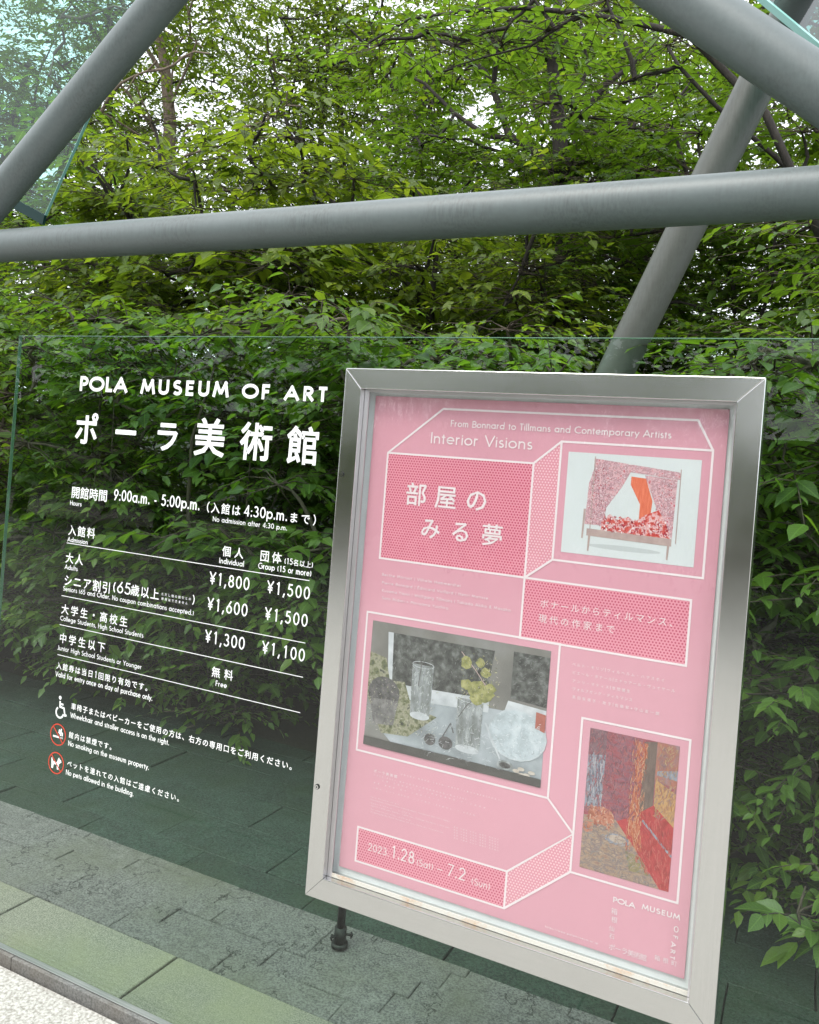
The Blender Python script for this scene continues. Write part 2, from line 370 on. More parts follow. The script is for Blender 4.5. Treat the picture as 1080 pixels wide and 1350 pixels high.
# ------------------------------------------------------------------ stroke lettering in a geometric sans
def arc(cx, cy, rx, ry, a0, a1, n=None):
    n = n or max(4, int(abs(a1-a0)/20))
    return [(cx+rx*math.cos(math.radians(a0+(a1-a0)*i/n)), cy+ry*math.sin(math.radians(a0+(a1-a0)*i/n))) for i in range(n+1)]
X = .62; h = X/2
def ring(cx, cy, rx, ry): return arc(cx, cy, rx, ry, 90, 450, 20)
G = {
 'A': (.80, [[(.02, 0), (.40, 1), (.78, 0)], [(.15, .30), (.65, .30)]]),
 'B': (.56, [[(.07, 0), (.07, 1), (.28, 1)]+arc(.28, .77, .22, .23, 90, -90)+[(.12, .54)], [(.28, .54)]+arc(.28, .27, .27, .27, 90, -90)+[(.07, 0)]]),
 'C': (.80, [arc(.5, .5, .46, .5, 52, 308)]),
 'D': (.74, [[(.07, 0), (.07, 1), (.22, 1)]+arc(.22, .5, .47, .5, 90, -90)+[(.07, 0)]]),
 'E': (.50, [[(.48, 1), (.07, 1), (.07, 0), (.48, 0)], [(.10, .52), (.44, .52)]]),
 'F': (.48, [[(.46, 1), (.07, 1), (.07, 0)], [(.10, .52), (.42, .52)]]),
 'G': (.92, [arc(.5, .5, .46, .5, 50, 360)+[(.58, .5)]]),
 'H': (.68, [[(.07, 0), (.07, 1)], [(.61, 0), (.61, 1)], [(.10, .53), (.58, .53)]]),
 'I': (.16, [[(.08, 0), (.08, 1)]]),
 'J': (.40, [[(.32, 1), (.32, .2)]+arc(.16, .2, .16, .2, 0, -150)]),
 'K': (.60, [[(.07, 0), (.07, 1)], [(.55, 1), (.12, .52), (.58, 0)]]),
 'L': (.44, [[(.07, 1), (.07, 0), (.43, 0)]]),
 'M': (.88, [[(.03, 0), (.16, 1), (.44, .12), (.72, 1), (.85, 0)]]),
 'N': (.74, [[(.07, 0), (.07, 1), (.67, 0), (.67, 1)]]),
 'O': (.98, [ring(.49, .5, .45, .5)]),
 'P': (.52, [[(.07, 0), (.07, 1), (.25, 1)]+arc(.25, .72, .24, .28, 90, -90)+[(.10, .44)]]),
 'Q': (.98, [ring(.49, .5, .45, .5), [(.6, .25), (.9, -.05)]]),
 'R': (.56, [[(.07, 0), (.07, 1), (.26, 1)]+arc(.26, .74, .23, .26, 90, -90)+[(.10, .48)], [(.27, .46), (.52, 0)]]),
 'S': (.54, [arc(.28, .76, .20, .24, 40, 250, 10)+arc(.27, .25, .22, .26, 75, -150, 12)]),
 'T': (.50, [[(0, 1), (.5, 1)], [(.25, .96), (.25, 0)]]),
 'U': (.66, [[(.07, 1), (.07, .28)]+arc(.33, .28, .26, .29, 180, 360)+[(.59, 1)]]),
 'V': (.70, [[(.02, 1), (.35, 0), (.68, 1)]]),
 'W': (1.0, [[(.02, 1), (.26, 0), (.5, .95), (.74, 0), (.98, 1)]]),
 'Y': (.62, [[(.02, 1), (.31, .48), (.60, 1)], [(.31, .5), (.31, 0)]]),
 'Z': (.56, [[(.05, 1), (.52, 1), (.05, 0), (.54, 0)]]),
 'a': (.66, [ring(.31, h, .25, h), [(.57, 0), (.57, X)]]),
 'b': (.66, [ring(.35, h, .25, h), [(.08, 0), (.08, 1.05)]]),
 'c': (.50, [arc(.31, h, .26, h, 50, 310)]),
 'd': (.66, [ring(.31, h, .25, h), [(.57, 0), (.57, 1.05)]]),
 'e': (.62, [[(.08, h)]+[(.56, h)]+arc(.31, h, .25, h, 8, 315)]),
 'f': (.32, [[(.13, 0), (.13, .85)]+arc(.25, .88, .12, .17, 180, 80), [(0, X), (.28, X)]]),
 'g': (.66, [ring(.31, h, .25, h), [(.57, X), (.57, -.12)]+arc(.33, -.1, .24, .22, 0, -150)]),
 'h': (.56, [[(.08, 0), (.08, 1.05)], [(.10, .38)]+arc(.28, .40, .19, .22, 170, 0)+[(.47, 0)]]),
 'i': (.16, [[(.08, 0), (.08, X)], [(.08, .80), (.08, .92)]]),
 'j': (.16, [[(.08, X), (.08, -.25)], [(.08, .80), (.08, .92)]]),
 'k': (.48, [[(.08, 0), (.08, 1.05)], [(.42, X), (.12, .32), (.46, 0)]]),
 'l': (.16, [[(.08, 0), (.08, 1.05)]]),
 'm': (.86, [[(.08, 0), (.08, X)], [(.10, .38)]+arc(.25, .40, .16, .22, 170, 0)+[(.41, 0)], [(.43, .38)]+arc(.58, .40, .16, .22, 170, 0)+[(.74, 0)]]),
 'n': (.56, [[(.08, 0), (.08, X)], [(.10, .38)]+arc(.28, .40, .19, .22, 170, 0)+[(.47, 0)]]),
 'o': (.62, [ring(.31, h, .26, h)]),
 'p': (.66, [ring(.35, h, .25, h), [(.08, -.35), (.08, X)]]),
 'q': (.66, [ring(.31, h, .25, h), [(.57, -.35), (.57, X)]]),
 'r': (.36, [[(.08, 0), (.08, X)], [(.10, .40)]+arc(.24, .44, .14, .17, 170, 60)]),
 's': (.40, [arc(.21, .47, .13, .15, 40, 250, 8)+arc(.20, .155, .15, .165, 75, -150, 8)]),
 't': (.30, [[(.14, 0), (.14, .88)], [(0, X), (.28, X)]]),
 'u': (.56, [[(.08, X), (.08, .22)]+arc(.27, .22, .19, .22, 180, 360)+[(.47, X)]]),
 'v': (.50, [[(.02, X), (.25, 0), (.48, X)]]), 'w': (.74, [[(.02, X), (.20, 0), (.37, X), (.54, 0), (.72, X)]]),
 'x': (.50, [[(.03, X), (.46, 0)], [(.46, X), (.03, 0)]]),
 'y': (.50, [[(.02, X), (.26, .04)], [(.48, X), (.12, -.35)]]), 'z': (.46, [[(.04, X), (.42, X), (.04, 0), (.44, 0)]]),
 '0': (.62, [ring(.31, .5, .24, .5)]), '1': (.62, [[(.18, .84), (.36, 1), (.36, 0)]]),
 '2': (.62, [arc(.30, .72, .22, .28, 170, -30, 12)+[(.07, 0), (.55, 0)]]),
 '3': (.62, [arc(.28, .76, .19, .24, 150, -90, 12), [(.28, .52)]+arc(.28, .26, .24, .26, 90, -155, 12)]),
 '4': (.62, [[(.44, 0), (.44, 1), (.04, .25), (.58, .25)]]),
 '5': (.62, [[(.50, 1), (.18, 1), (.12, .56)]+arc(.27, .32, .25, .32, 110, -150, 12)]),
 '6': (.62, [ring(.31, .30, .23, .30), [(.11, .40), (.44, 1.0)]]),
 '7': (.62, [[(.08, 1), (.54, 1), (.20, 0)]]),
 '8': (.62, [ring(.31, .75, .18, .23), ring(.31, .26, .23, .26)]),
 '9': (.62, [ring(.31, .70, .23, .30), [(.51, .60), (.18, 0)]]),
 '¥': (.62, [[(.04, 1), (.31, .5), (.58, 1)], [(.31, .52), (.31, 0)], [(.08, .46), (.54, .46)], [(.08, .25), (.54, .25)]]),
 '.': (.20, [[(.10, 0), (.10, .13)]]), ',': (.24, [[(.15, .13), (.04, -.24)]]),
 ':': (.20, [[(.10, 0), (.10, .13)], [(.10, .45), (.10, .58)]]), '-': (.36, [[(.03, .34), (.31, .34)]]), '–': (.60, [[(.03, .38), (.57, .38)]]),
 '/': (.40, [[(0, -.1), (.38, 1.05)]]), '|': (.16, [[(.08, -.2), (.08, 1.1)]]), '+': (.6, [[(.3, .1), (.3, .65)], [(.03, .37), (.57, .37)]]),
 '(': (.30, [arc(.52, .42, .42, .68, 135, 225, 8)]), ')': (.30, [arc(-.22, .42, .42, .68, 45, -45, 8)]),
 '&': (.66, [[(.62, 0), (.16, .72)]+arc(.29, .82, .14, .17, 200, -20, 8)+[(.12, .36)]+arc(.27, .22, .20, .22, 150, 360, 8)]),
 ' ': (.34, []),
}
G['É'] = (G['E'][0], G['E'][1]+[[(.2, 1.12), (.36, 1.26)]]); G['é'] = (G['e'][0], G['e'][1]+[[(.26, .76), (.38, .92)]]); G['ø'] = (G['o'][0], G['o'][1]+[[(.06, -.04), (.56, .66)]])
def ribbon(P, w):
    """flat stroke of width w along a 2d polyline: mitred quads"""
    P = [np.array(p, float) for p in P]
    Q = [P[0]]
    for p in P[1:]:
        if np.hypot(*(p-Q[-1])) > 1e-4: Q.append(p)
    P = Q; n = len(P)
    if n < 2: return [], []
    closed = n > 3 and np.hypot(*(P[0]-P[-1])) < 1e-3
    if closed: P = P[:-1]; n -= 1
    L, R = [], []
    for i in range(n):
        a = P[i]-P[i-1] if (i or closed) else P[1]-P[0]
        b = P[(i+1) % n]-P[i] if (i < n-1 or closed) else P[i]-P[i-1]
        a = a/np.hypot(*a); b = b/np.hypot(*b); t = a+b; l = np.hypot(*t)
        t = a if l < .2 else t/l
        nrm = np.array([-t[1], t[0]]); na = np.array([-a[1], a[0]]); k = max(.72, nrm@na)
        L.append(P[i]+nrm*w/2/k); R.append(P[i]-nrm*w/2/k)
    V = L+R; F = [(i, n+i, n+(i+1) % n, (i+1) % n) for i in range(n if closed else n-1)]
    return V, F
def butt(q, pl, e):
    q = [np.array(p, float) for p in q]
    if len(q) > 2 and np.hypot(*(q[0]-q[-1])) < 1e-6: return q
    for i, j in ((0, 1), (-1, -2)):
        y = pl[i][1]; d = q[i]-q[j]; l = np.hypot(*d)
        if l and abs(d[1])/l > .7 and min(abs(y-v) for v in (0, 1, X, 1.05)) < .01: q[i] = q[i]+d/l*e
    return q
_cjk = {}
def cjk(ch, bold):
    key = (ch, bold)
    if key not in _cjk:
        cu = bpy.data.curves.new('glyph', 'FONT'); cu.body = ch; cu.size = 1; cu.resolution_u = 2; cu.offset = 0
        o = bpy.data.objects.new('glyph', cu); COL.objects.link(o); bpy.context.view_layer.update()
        me = bpy.data.meshes.new_from_object(o)
        V = [(v.co.x, v.co.y) for v in me.vertices]; F = [tuple(p.vertices) for p in me.polygons]
        if bold > 0:
            ed = set((f[i], f[(i+1) % len(f)]) for f in F for i in range(len(f)))
            nr = [[0.0, 0.0] for _ in V]
            flip = 1
            fa = sum((V[f[i]][0]*V[f[(i+1) % len(f)]][1]-V[f[(i+1) % len(f)]][0]*V[f[i]][1]) for f in F for i in range(len(f)))
            if fa < 0: flip = -1
            for (i, j) in ed:
                if (j, i) in ed: continue
                dx, dy = V[j][0]-V[i][0], V[j][1]-V[i][1]; l = math.hypot(dx, dy) or 1
                for q in (i, j): nr[q][0] += flip*dy/l; nr[q][1] -= flip*dx/l
            V = [(v[0]+bold*n[0]/max(.6, math.hypot(*n))*1.15, v[1]+bold*n[1]/max(.6, math.hypot(*n))*1.15) for v, n in zip(V, nr)]
        bpy.data.objects.remove(o); bpy.data.meshes.remove(me); bpy.data.curves.remove(cu)
        _cjk[key] = (V, F)
    return _cjk[key]
def layout(s, cap, width, stroke, bold=.0, cjk_scale=1.12, squeeze=None, latin=1.0):
    """2d geometry of a line of text whose letters are cap high, fitted to the width"""
    V, F, D = [], [], []; adv = []
    has = any(c not in G for c in s)
    sx = 1.0; track = .10*cap
    nat = sum((G[c][0]*latin if c in G else cjk_scale)*cap for c in s)
    if has or squeeze is not None:
        sx = squeeze or 1.0
        nat2 = sum((G[c][0]*latin*sx if c in G else cjk_scale)*cap for c in s)
        track = (width-nat2)/max(1, len(s)-1)
    else:
        sx = (width-track*(len(s)-1))/nat
        sx = max(.6, min(1.3, sx)); track = (width-nat*sx)/max(1, len(s)-1)
    x = 0.0
    for ci, c in enumerate(s):
        if c in G:
            wd, st = G[c]
            st2 = []
            for pl in st:
                cur = [pl[0]]
                for i_ in range(1, len(pl)-1):
                    cur.append(pl[i_]); u_ = np.subtract(pl[i_], pl[i_-1]); w_ = np.subtract(pl[i_+1], pl[i_]); lu, lw = np.hypot(*u_), np.hypot(*w_)
                    if lu and lw and (u_@w_)/(lu*lw) < -.5: st2.append(cur); cur = [pl[i_]]
                if len(pl) > 1: cur.append(pl[-1])
                st2.append(cur)
            for k, pl in enumerate(st2):
                q = [((px*sx*latin)*cap+x, (stroke/2+py*(1-stroke))*cap) for px, py in pl]
                q = butt(q, pl, stroke*cap/2)
                v, f = ribbon(q, stroke*cap); b = len(V); V += [tuple(a) for a in v]; D += [k*6e-5]*len(v); F += [tuple(i+b for i in ff) for ff in f]
            x += wd*cap*sx*latin+track
        else:
            v, f = cjk(c, bold); k = cap*cjk_scale; b = len(V)
            V += [(x+a*k, bb*k) for a, bb in v]; D += [0]*len(v); F += [tuple(i+b for i in ff) for ff in f]
            x += cjk_scale*cap+track
    return V, F, D
def letter(s, p0, p1, hpx, Y, parent, mat, stroke=.13, bold=.0, latin=1.0, cjk_scale=1.12, name='lettering', squeeze=None, off=.0):
    """text between photo points p0 and p1 (baseline), capitals hpx high in the photo, on the plane y=Y"""
    a, b = at(*p0, Y=Y), at(*p1, Y=Y); cap = at(p0[0], p0[1]-hpx, Y=Y).z-a.z; z = (a.z+b.z)/2
    V, F, D = layout(s, cap, b.x-a.x, stroke, bold, cjk_scale, squeeze, latin)
    W = [(a.x+v[0], Y-d-off, z+v[1]) for v, d in zip(V, D)]
    return mesh_obj(name, W, F, mat, parent)

GY = .0194
def c1(x, y): return (60+x/2.7, 470+y/2.7)
def c2(x, y): return (60+x/2.7, 740+y/2.7)
def L1(s, x0, y0, x1, y1, hh, c=c1, **k):
    return letter(s, c(x0, y0), c(x1, y1), hh/2.7, GY, gp, M['white'], **k)
for s, x0, x1 in (('POLA', 122, 287), ('MUSEUM', 340, 648), ('OF', 700, 797), ('ART', 852, 1000)):
    L1(s, x0, 122+(x0-122)*.046, x1, 122+(x1-122)*.046, 53, stroke=.225)
for s, x0, x1 in (('ポ', 108, 190), ('ー', 246, 332), ('ラ', 392, 482), ('美', 533, 648), ('術', 697, 812), ('館', 862, 990)):
    yb = 292+(x0-108)*.088; L1(s, x0-8, yb+8, x1, yb+8+(x1-x0)*.088, 106 if s in 'ポーラ' else 126, bold=.022, cjk_scale=1.12)
D = dict(bold=.012)
L1('開館時間', 90, 500, 220, 513, 40, **D); L1('9:00a.m. - 5:00p.m.', 242, 513, 548, 546, 40, stroke=.13)
L1('（入館は', 552, 548, 694, 565, 36, **D); L1('4:30p.m.', 706, 568, 860, 586, 40, stroke=.13); L1('まで）', 866, 586, 985, 602, 36, **D)
L1('Hours', 87, 529, 128, 534, 17, stroke=.14); L1('No admission after 4:30 p.m.', 595, 588, 860, 618, 18, stroke=.13)
L1('入館料', 80, 632, 176, 646, 36, **D); L1('Admission', 78, 660, 150, 668, 17, stroke=.14)
L1('個人', 628, 708, 704, 716, 36, **D); L1('Individual', 618, 736, 706, 748, 20, stroke=.14)
L1('団体', 762, 724, 840, 735, 38, **D); L1('(15名以上)', 850, 738, 952, 752, 22, bold=.01); L1('Group (15 or more)', 757, 756, 946, 782, 22, stroke=.14)
L1('大人', 70, 731, 133, 740, 36, **D); L1('Adults', 68, 757, 114, 764, 17, stroke=.14)
def L2(*a, **k): return L1(*a, c=c2, **k)
for s, x0, y0, x1, y1 in (('¥1,800', 583, 83, 725, 102), ('¥1,500', 788, 113, 940, 137), ('¥1,600', 575, 175, 718, 195), ('¥1,500', 780, 209, 932, 233), ('¥1,300', 567, 290, 708, 314), ('¥1,100', 770, 330, 922, 356)):
    L2(s, x0, y0, x1, y1, 45, stroke=.12, squeeze=.95)
L2('シニア割引', 64, 84, 232, 110, 38, **D); L2('(65', 238, 110, 304, 120, 42, stroke=.12); L2('歳以上', 302, 116, 404, 136, 38, **D)
L2('ただし他の割引との', 412, 122, 518, 137, 10, bold=.01); L2('併用はできません', 412, 138, 506, 153, 10, bold=.01); L2(')', 520, 153, 535, 156, 40, stroke=.1)
L2('Seniors (65 and Older. No coupon combinations accepted.)', 62, 107, 528, 190, 17, stroke=.13)
L2('大学生・高校生', 55, 186, 292, 228, 34, **D); L2('College Students, High School Students', 52, 212, 348, 270, 17, stroke=.13)
L2('中学生以下', 48, 288, 212, 320, 34, **D); L2('Junior High School Students or Younger', 42, 318, 342, 382, 17, stroke=.13)
L2('無料', 590, 408, 667, 422, 36, **D); L2('Free', 605, 444, 645, 452, 20, stroke=.14)
L2('入館券は当日1回限り有効です。', 38, 382, 376, 462, 24, bold=.014); L2('Valid for entry once on day of purchase only.', 35, 411, 380, 495, 19, stroke=.14)
L2('車椅子またはベビーカーをご使用の方は、右方の専用口をご利用ください。', 90, 528, 892, 742, 23, bold=.014); L2('Wheelchair and stroller access is on the right.', 88, 561, 440, 650, 19, stroke=.14)
L2('館内は禁煙です。', 82, 628, 246, 672, 22, bold=.014); L2('No smoking on the museum property.', 80, 661, 368, 738, 19, stroke=.14)
L2('ペットを連れての入館はご遠慮ください。', 76, 730, 488, 856, 22, bold=.014); L2('No pets allowed in the building.', 72, 762, 313, 834, 19, stroke=.14)
for x0, y0, x1, y1 in ((75, 668-729, 940, 795-729), (57, 125, 925, 290), (50, 228, 917, 412), (42, 335, 907, 538)):
    a, b = at(*c2(x0, y0), Y=GY), at(*c2(x1, y1), Y=GY); z = (a.z+b.z)/2
    mb = MB(); mb.add([(a.x, GY, z), (b.x, GY, z), (b.x, GY, z+.0017), (a.x, GY, z+.0017)], [(0, 1, 2, 3)]); mb.build('ruled_line', M['white'], gp)
def strokes(name, c, r, lines, w, mat, parent, Y, polys=()):
    V, F = [], []
    for k, pl in enumerate(lines):
        v, f = ribbon(pl, w); b = len(V); V += [(c.x+a[0]*r, Y-k*6e-5, c.z+a[1]*r) for a in v]; F += [tuple(i+b for i in ff) for ff in f]
    for k, pl in enumerate(polys):
        b = len(V); V += [(c.x+a[0]*r, Y-3e-4-k*6e-5, c.z+a[1]*r) for a in pl]; F.append(tuple(range(b, b+len(pl))))
    return mesh_obj(name, V, F, mat, parent)
pc = at(*c2(53, 520), Y=GY); pr = (at(*c2(53, 478), Y=GY).z-at(*c2(53, 560), Y=GY).z)/2
strokes('wheelchair_symbol', pc, pr, [[(-.08, .55), (-.05, .05), (.45, .0), (.62, -.62), (.82, -.55)], [(-.05, .30), (.35, .30)], arc(-.02, -.45, .46, .46, 125, 350, 14)], .17, M['white'], gp, GY, [arc(-.1, .84, .17, .17, 0, 340, 12)])
for py_, kind in ((617, 's'), (718, 'd')):
    pc = at(*c2(45 if kind == 's' else 38, py_), Y=GY); pr = (at(*c2(45, py_-40), Y=GY).z-at(*c2(45, py_+40), Y=GY).z)/2
    strokes('prohibition_ring', pc, pr, [ring(0, 0, .95, .95), [(-.66, .66), (.66, -.66)]] if kind == 's' else [ring(0, 0, .95, .95), [(-.66, .66), (.66, -.66)]], .11, M['red'], gp, GY-5e-4)
    if kind == 's': strokes('cigarette_symbol', pc, pr, [[(-.62, -.22), (.25, -.22)], [(.34, -.22), (.42, -.22)], [(.50, -.22), (.58, -.22)], [(.3, -.05), (.3, .12), (.1, .22), (.15, .5)], [(.52, -.05), (.52, .2), (.32, .3), (.38, .6)]], .16, M['white'], gp, GY)
    else: strokes('dog_symbol', pc, pr, [], .1, M['white'], gp, GY, [[(-.55, -.55), (-.35, -.55), (-.28, -.15), (.1, -.15), (.15, -.55), (.36, -.55), (.38, 0), (.66, .18), (.6, .36), (.40, .42), (.34, .58), (.22, .44), (.1, .1), (-.42, .12), (-.55, .42), (-.64, .36)]])

# ================================================================== POSTER CASE
pcase = thing('poster_case', 'brushed steel framed poster display case fixed in front of the glass panel', 'poster case', (.364, -.01, .556))
ox0, ox1, oz0, oz1 = -.0585, .7865, .5558, 1.7047; ix0, ix1, iz0, iz1 = -.017, .742, .602, 1.661
FY, BY = -.038, .016
def rail(a, b, c, d, mat):
    mb = MB(); mb.prism([(p[0], FY, p[1]) for p in (a, b, c, d)], (0, BY-FY, 0)); return mb.build('frame_rail', mat, pcase, bevel=.0012)
g = .00015
rail((ox0, oz1), (ox1, oz1), (ix1-g, iz1), (ix0+g, iz1), M['steel_h']); rail((ox0, oz0), (ix0+g, iz0), (ix1-g, iz0), (ox1, oz0), M['steel_h'])
rail((ox0, oz0+g), (ox0, oz1-g), (ix0, iz1-g), (ix0, iz0+g), M['steel']); rail((ox1, oz0+g), (ix1, iz0+g), (ix1, iz1-g), (ox1, oz1-g), M['steel'])
# inner bezel, set back, and the white backing board
bw = .0116
for a, b in (((ix0+.0006, iz0+.0006), (ix0+bw, iz1-.0006)), ((ix1-.0045, iz0+.0006), (ix1-.0006, iz1-.0006)), ((ix0+bw+.0002, iz1-.005), (ix1-.0047, iz1-.0006))):
    mb = MB(); mb.box((a[0], -.021, a[1]), (b[0], -.0185, b[1])); mb.build('inner_bezel', M['alu'], pcase)
mb = MB(); mb.box((ix0+bw+.0002, -.021, iz0+.0012), (ix1-.0047, -.0185, iz0+.0092)); mb.build('rusty_bottom_bezel', M['rust'], pcase)['label'] = 'rust stained bottom bezel'
mb = MB(); mb.box((ix0, .0045, iz0), (ix1, .014, iz1)); mb.build('backing_board', M['panel'], pcase)
for z in (1.4744, .7943):
    mb = MB(); c = (-.0485, z); mb.tube([(c[0], FY-.0001, z), (c[0], FY-.0022, z)], 0.0056, 16); lk = mb.build('lock', M['dark_metal'], pcase)
    mb = MB(); mb.tube([(c[0], FY-.0023, z), (c[0], FY-.0030, z)], .0044, 16); mb.build('lock_face', M['steel'], lk)
    mb = MB(); mb.tube([(c[0], FY-.0031, z), (c[0], FY-.0036, z)], .0018, 8); mb.build('keyhole', M['gap'], lk)
gm, gt, ggl = mat_glass('clear_acrylic', (.97, .97, .97), 2.3, 0.03)
nn = noise(gt, 2.2, 3, .5, stretch=(1, 1, 1.6)); nb = noise(gt, 5.0, 4, .55, stretch=(2.2, 1, .8))
bp = N(gt, 'ShaderNodeBump'); bp.inputs['Strength'].default_value = .35; bp.inputs['Distance'].default_value = .012
gt.links.new(nb.outputs[0], bp.inputs['Height']); gt.links.new(bp.outputs[0], ggl.inputs['Normal'])
mb = MB(); mb.box((ix0+.001, -.0090, iz0+.001), (ix1-.001, -.0070, iz1-.001)); mb.build('cover_sheet', gm, pcase)

# ================================================================== POSTER
PYL = 0.0
def mat_poster(name, base, dot=None, pitch=.0052, rad=.3):
    m, t, b = nodes(name); b.inputs['Roughness'].default_value = .38
    geo = N(t, 'ShaderNodeNewGeometry'); P = geo.outputs['Position']
    n = noise(t, 3, 4, .5, vec=P)
    bc = ramp(t, n.outputs[0], [(.3, tuple(c*.96 for c in base)), (.7, tuple(min(1, c*1.03) for c in base))]).outputs[0]
    if dot:
        sp = N(t, 'ShaderNodeSeparateXYZ'); t.links.new(P, sp.inputs[0])
        u = math_(t, 'DIVIDE', sp.outputs[0], pitch); v = math_(t, 'DIVIDE', sp.outputs[2], pitch*1.732)
        ds = []
        for o_ in (0, .5):
            du = math_(t, 'SUBTRACT', math_(t, 'FRACT', math_(t, 'ADD', u, 50+o_)), .5)
            dv = math_(t, 'MULTIPLY', math_(t, 'SUBTRACT', math_(t, 'FRACT', math_(t, 'ADD', v, 50+o_)), .5), 1.732)
            ds.append(math_(t, 'SQRT', math_(t, 'ADD', math_(t, 'MULTIPLY', du, du), math_(t, 'MULTIPLY', dv, dv))))
        f = math_(t, 'LESS_THAN', math_(t, 'MINIMUM', ds[0], ds[1]), rad)
        bc = mixc(t, f, bc, dot)
    t.links.new(bc, b.inputs['Base Color'])
    nb = noise(t, 4, 3, .5, vec=P, stretch=(1, 1, 2)); bump(t, b, nb.outputs[0], .3, .004); return m
PINK = (.67, .345, .415)
M['pink'] = mat_poster('pink_poster_paper', PINK); M['pink_dots'] = mat_poster('pink_paper_red_dots', (.75, .31, .385), (.50, .07, .14), .0062, .28)
M['pale_dots'] = mat_poster('pink_paper_pale_dots', (.70, .30, .37), (.84, .58, .62), .0062, .27)
poster = thing('poster', 'pink exhibition poster with white outlined boxes and three pictures inside the steel case', 'poster', (.364, -.001, .62))
mb = MB(); mb.box((0, -.001, .62), (.728, .004, 1.65)); mb.build('sheet', M['pink'], poster)
def k3(x, y): return (480+x/2.25, 520+y/2.25)
def k4(x, y): return (480+x/2.348, 740+y/2.348)
def k5(x, y): return (430+x/2.16, 980+y/2.16)
def kp(x, y): return (750+x/5.4, 940+y/5.4)
def ks(x, y): return (470+x/4, 800+y/4)
def rect(pts):   # rectify the four corners of an upright rectangle
    Q = [at(*p, Y=PYL) for p in pts]
    return ((Q[0].x+Q[3].x)/2, (Q[1].x+Q[2].x)/2, (Q[2].z+Q[3].z)/2, (Q[0].z+Q[1].z)/2)
def flat(name, pts, d, mat, parent=poster, world=False):
    Q = pts if world else [(at(*p, Y=PYL).x, at(*p, Y=PYL).z) for p in pts]
    return mesh_obj(name, [(x, -.001-d, z) for x, z in Q], [tuple(range(len(Q)))[::-1]], mat, parent)
def rpts(r): x0, x1, z0, z1 = r; return [(x0, z1), (x1, z1), (x1, z0), (x0, z0)]
RA = rect([k3(75, 170), k3(503, 208), k3(478, 543), k3(45, 485)])
RB = rect([k3(587, 143), k3(1037, 163), k3(1005, 547), k3(560, 488)])
RC = rect([k4(500, 50), k4(1012, 128), k4(997, 330), k4(483, 230)])
RD = rect([ks(65, 20), ks(1075, 203), (722.5, 1053.6), ks(0, 745)])
RE = rect([k5(92, 235), k5(513, 365), k5(510, 470), k5(85, 333)])
RF = rect([kp(95, 35), kp(868, 190), kp(775, 1340), kp(15, 1140)])
# snap shared sides of the drawn boxes
RC = (RA[1], RC[1], RC[2], RA[2]); RD = (RD[0], RD[1], RD[2], RD[3])
flat('dotted_box', rpts(RA), .0002, M['pink_dots'], world=True); flat('dotted_box', rpts(RC), .0002, M['pink_dots'], world=True); flat('dotted_box', rpts(RE), .0002, M['pink_dots'], world=True)
sideA = [(RA[1], RA[3]), (RB[0], RB[3]), (RB[0], RB[2]), (RA[1], RA[2])]; flat('dotted_side', sideA, .0002, M['pale_dots'], world=True)
e1 = (RF[0], at(*k5(703, 257), Y=0).z); e2 = (RF[0], RF[2])
sideE = [(RE[1], RE[3]), e1, e2, (RE[1], RE[2])]; flat('dotted_side', sideE, .0002, M['pale_dots'], world=True)
t1 = at(*k3(237, 43), Y=0); t2 = at(*k3(992, 77), Y=0); tz = (t1.z+t2.z)/2
lines = [rpts(RA)+[rpts(RA)[0]], rpts(RB)+[rpts(RB)[0]], rpts(RC)+[rpts(RC)[0]], rpts(RD)+[rpts(RD)[0]], rpts(RE)+[rpts(RE)[0]], rpts(RF)+[rpts(RF)[0]],
         [(RA[0], RA[3]), (t1.x, tz), (t2.x, tz), (RB[1], RB[3])], [(RA[1], RA[3]), (RB[0], RB[3])], [(RA[1], RA[2]), (RB[0], RB[2])],
         [(RE[1], RE[3]), e1, e2, (RE[1], RE[2])], [(RD[1], RD[2]), e1]]
V, F = [], []
for k, pl in enumerate(lines):
    v, f = ribbon(pl, .0042); b = len(V); V += [(a[0], -.0016-k*5e-5, a[1]) for a in v]; F += [tuple(i+b for i in ff) for ff in f]
mesh_obj('white_outline', V, F, M['ink'], poster)

def LP(s, k, x0, y0, x1, y1, hh, sc_, mat=M['ink'], **kw):
    return letter(s, k(x0, y0), k(x1, y1), hh/sc_, PYL, poster, mat, off=.0022, **kw)
LP('From Bonnard to Tillmans and Contemporary Artists', k3, 258, 96, 912, 131, 20, 2.25, stroke=.14)
LP('Interior Visions', k3, 198, 144, 500, 165, 33, 2.25, stroke=.12)
LP('部屋の', k3, 122, 322, 368, 343, 64, 2.25, bold=.012, cjk_scale=1.12); LP('みる夢', k3, 166, 420, 412, 446, 60, 2.25, bold=.012)
for s, y0, x1, y1 in (('Berthe Morisot | Vilhelm Hammershøi', 46, 300, 78), ('Pierre Bonnard | Édouard Vuillard | Henri Matisse', 70, 385, 118), ('Kusama Yayoi | Wolfgang Tillmans | Takada Akiko & Masako', 95, 455, 154), ('Sato Midori + Moriyama Yuichiro', 118, 262, 148)):
    LP(s, k4, 57, y0, x1, y1, 9, 2.348, mat=M['ink_soft'], stroke=.13)
LP('ボナールからティルマンス、', k4, 545, 140, 975, 204, 25, 2.348, bold=.0); LP('現代の作家まで', k4, 540, 186, 778, 222, 25, 2.348, bold=.0)
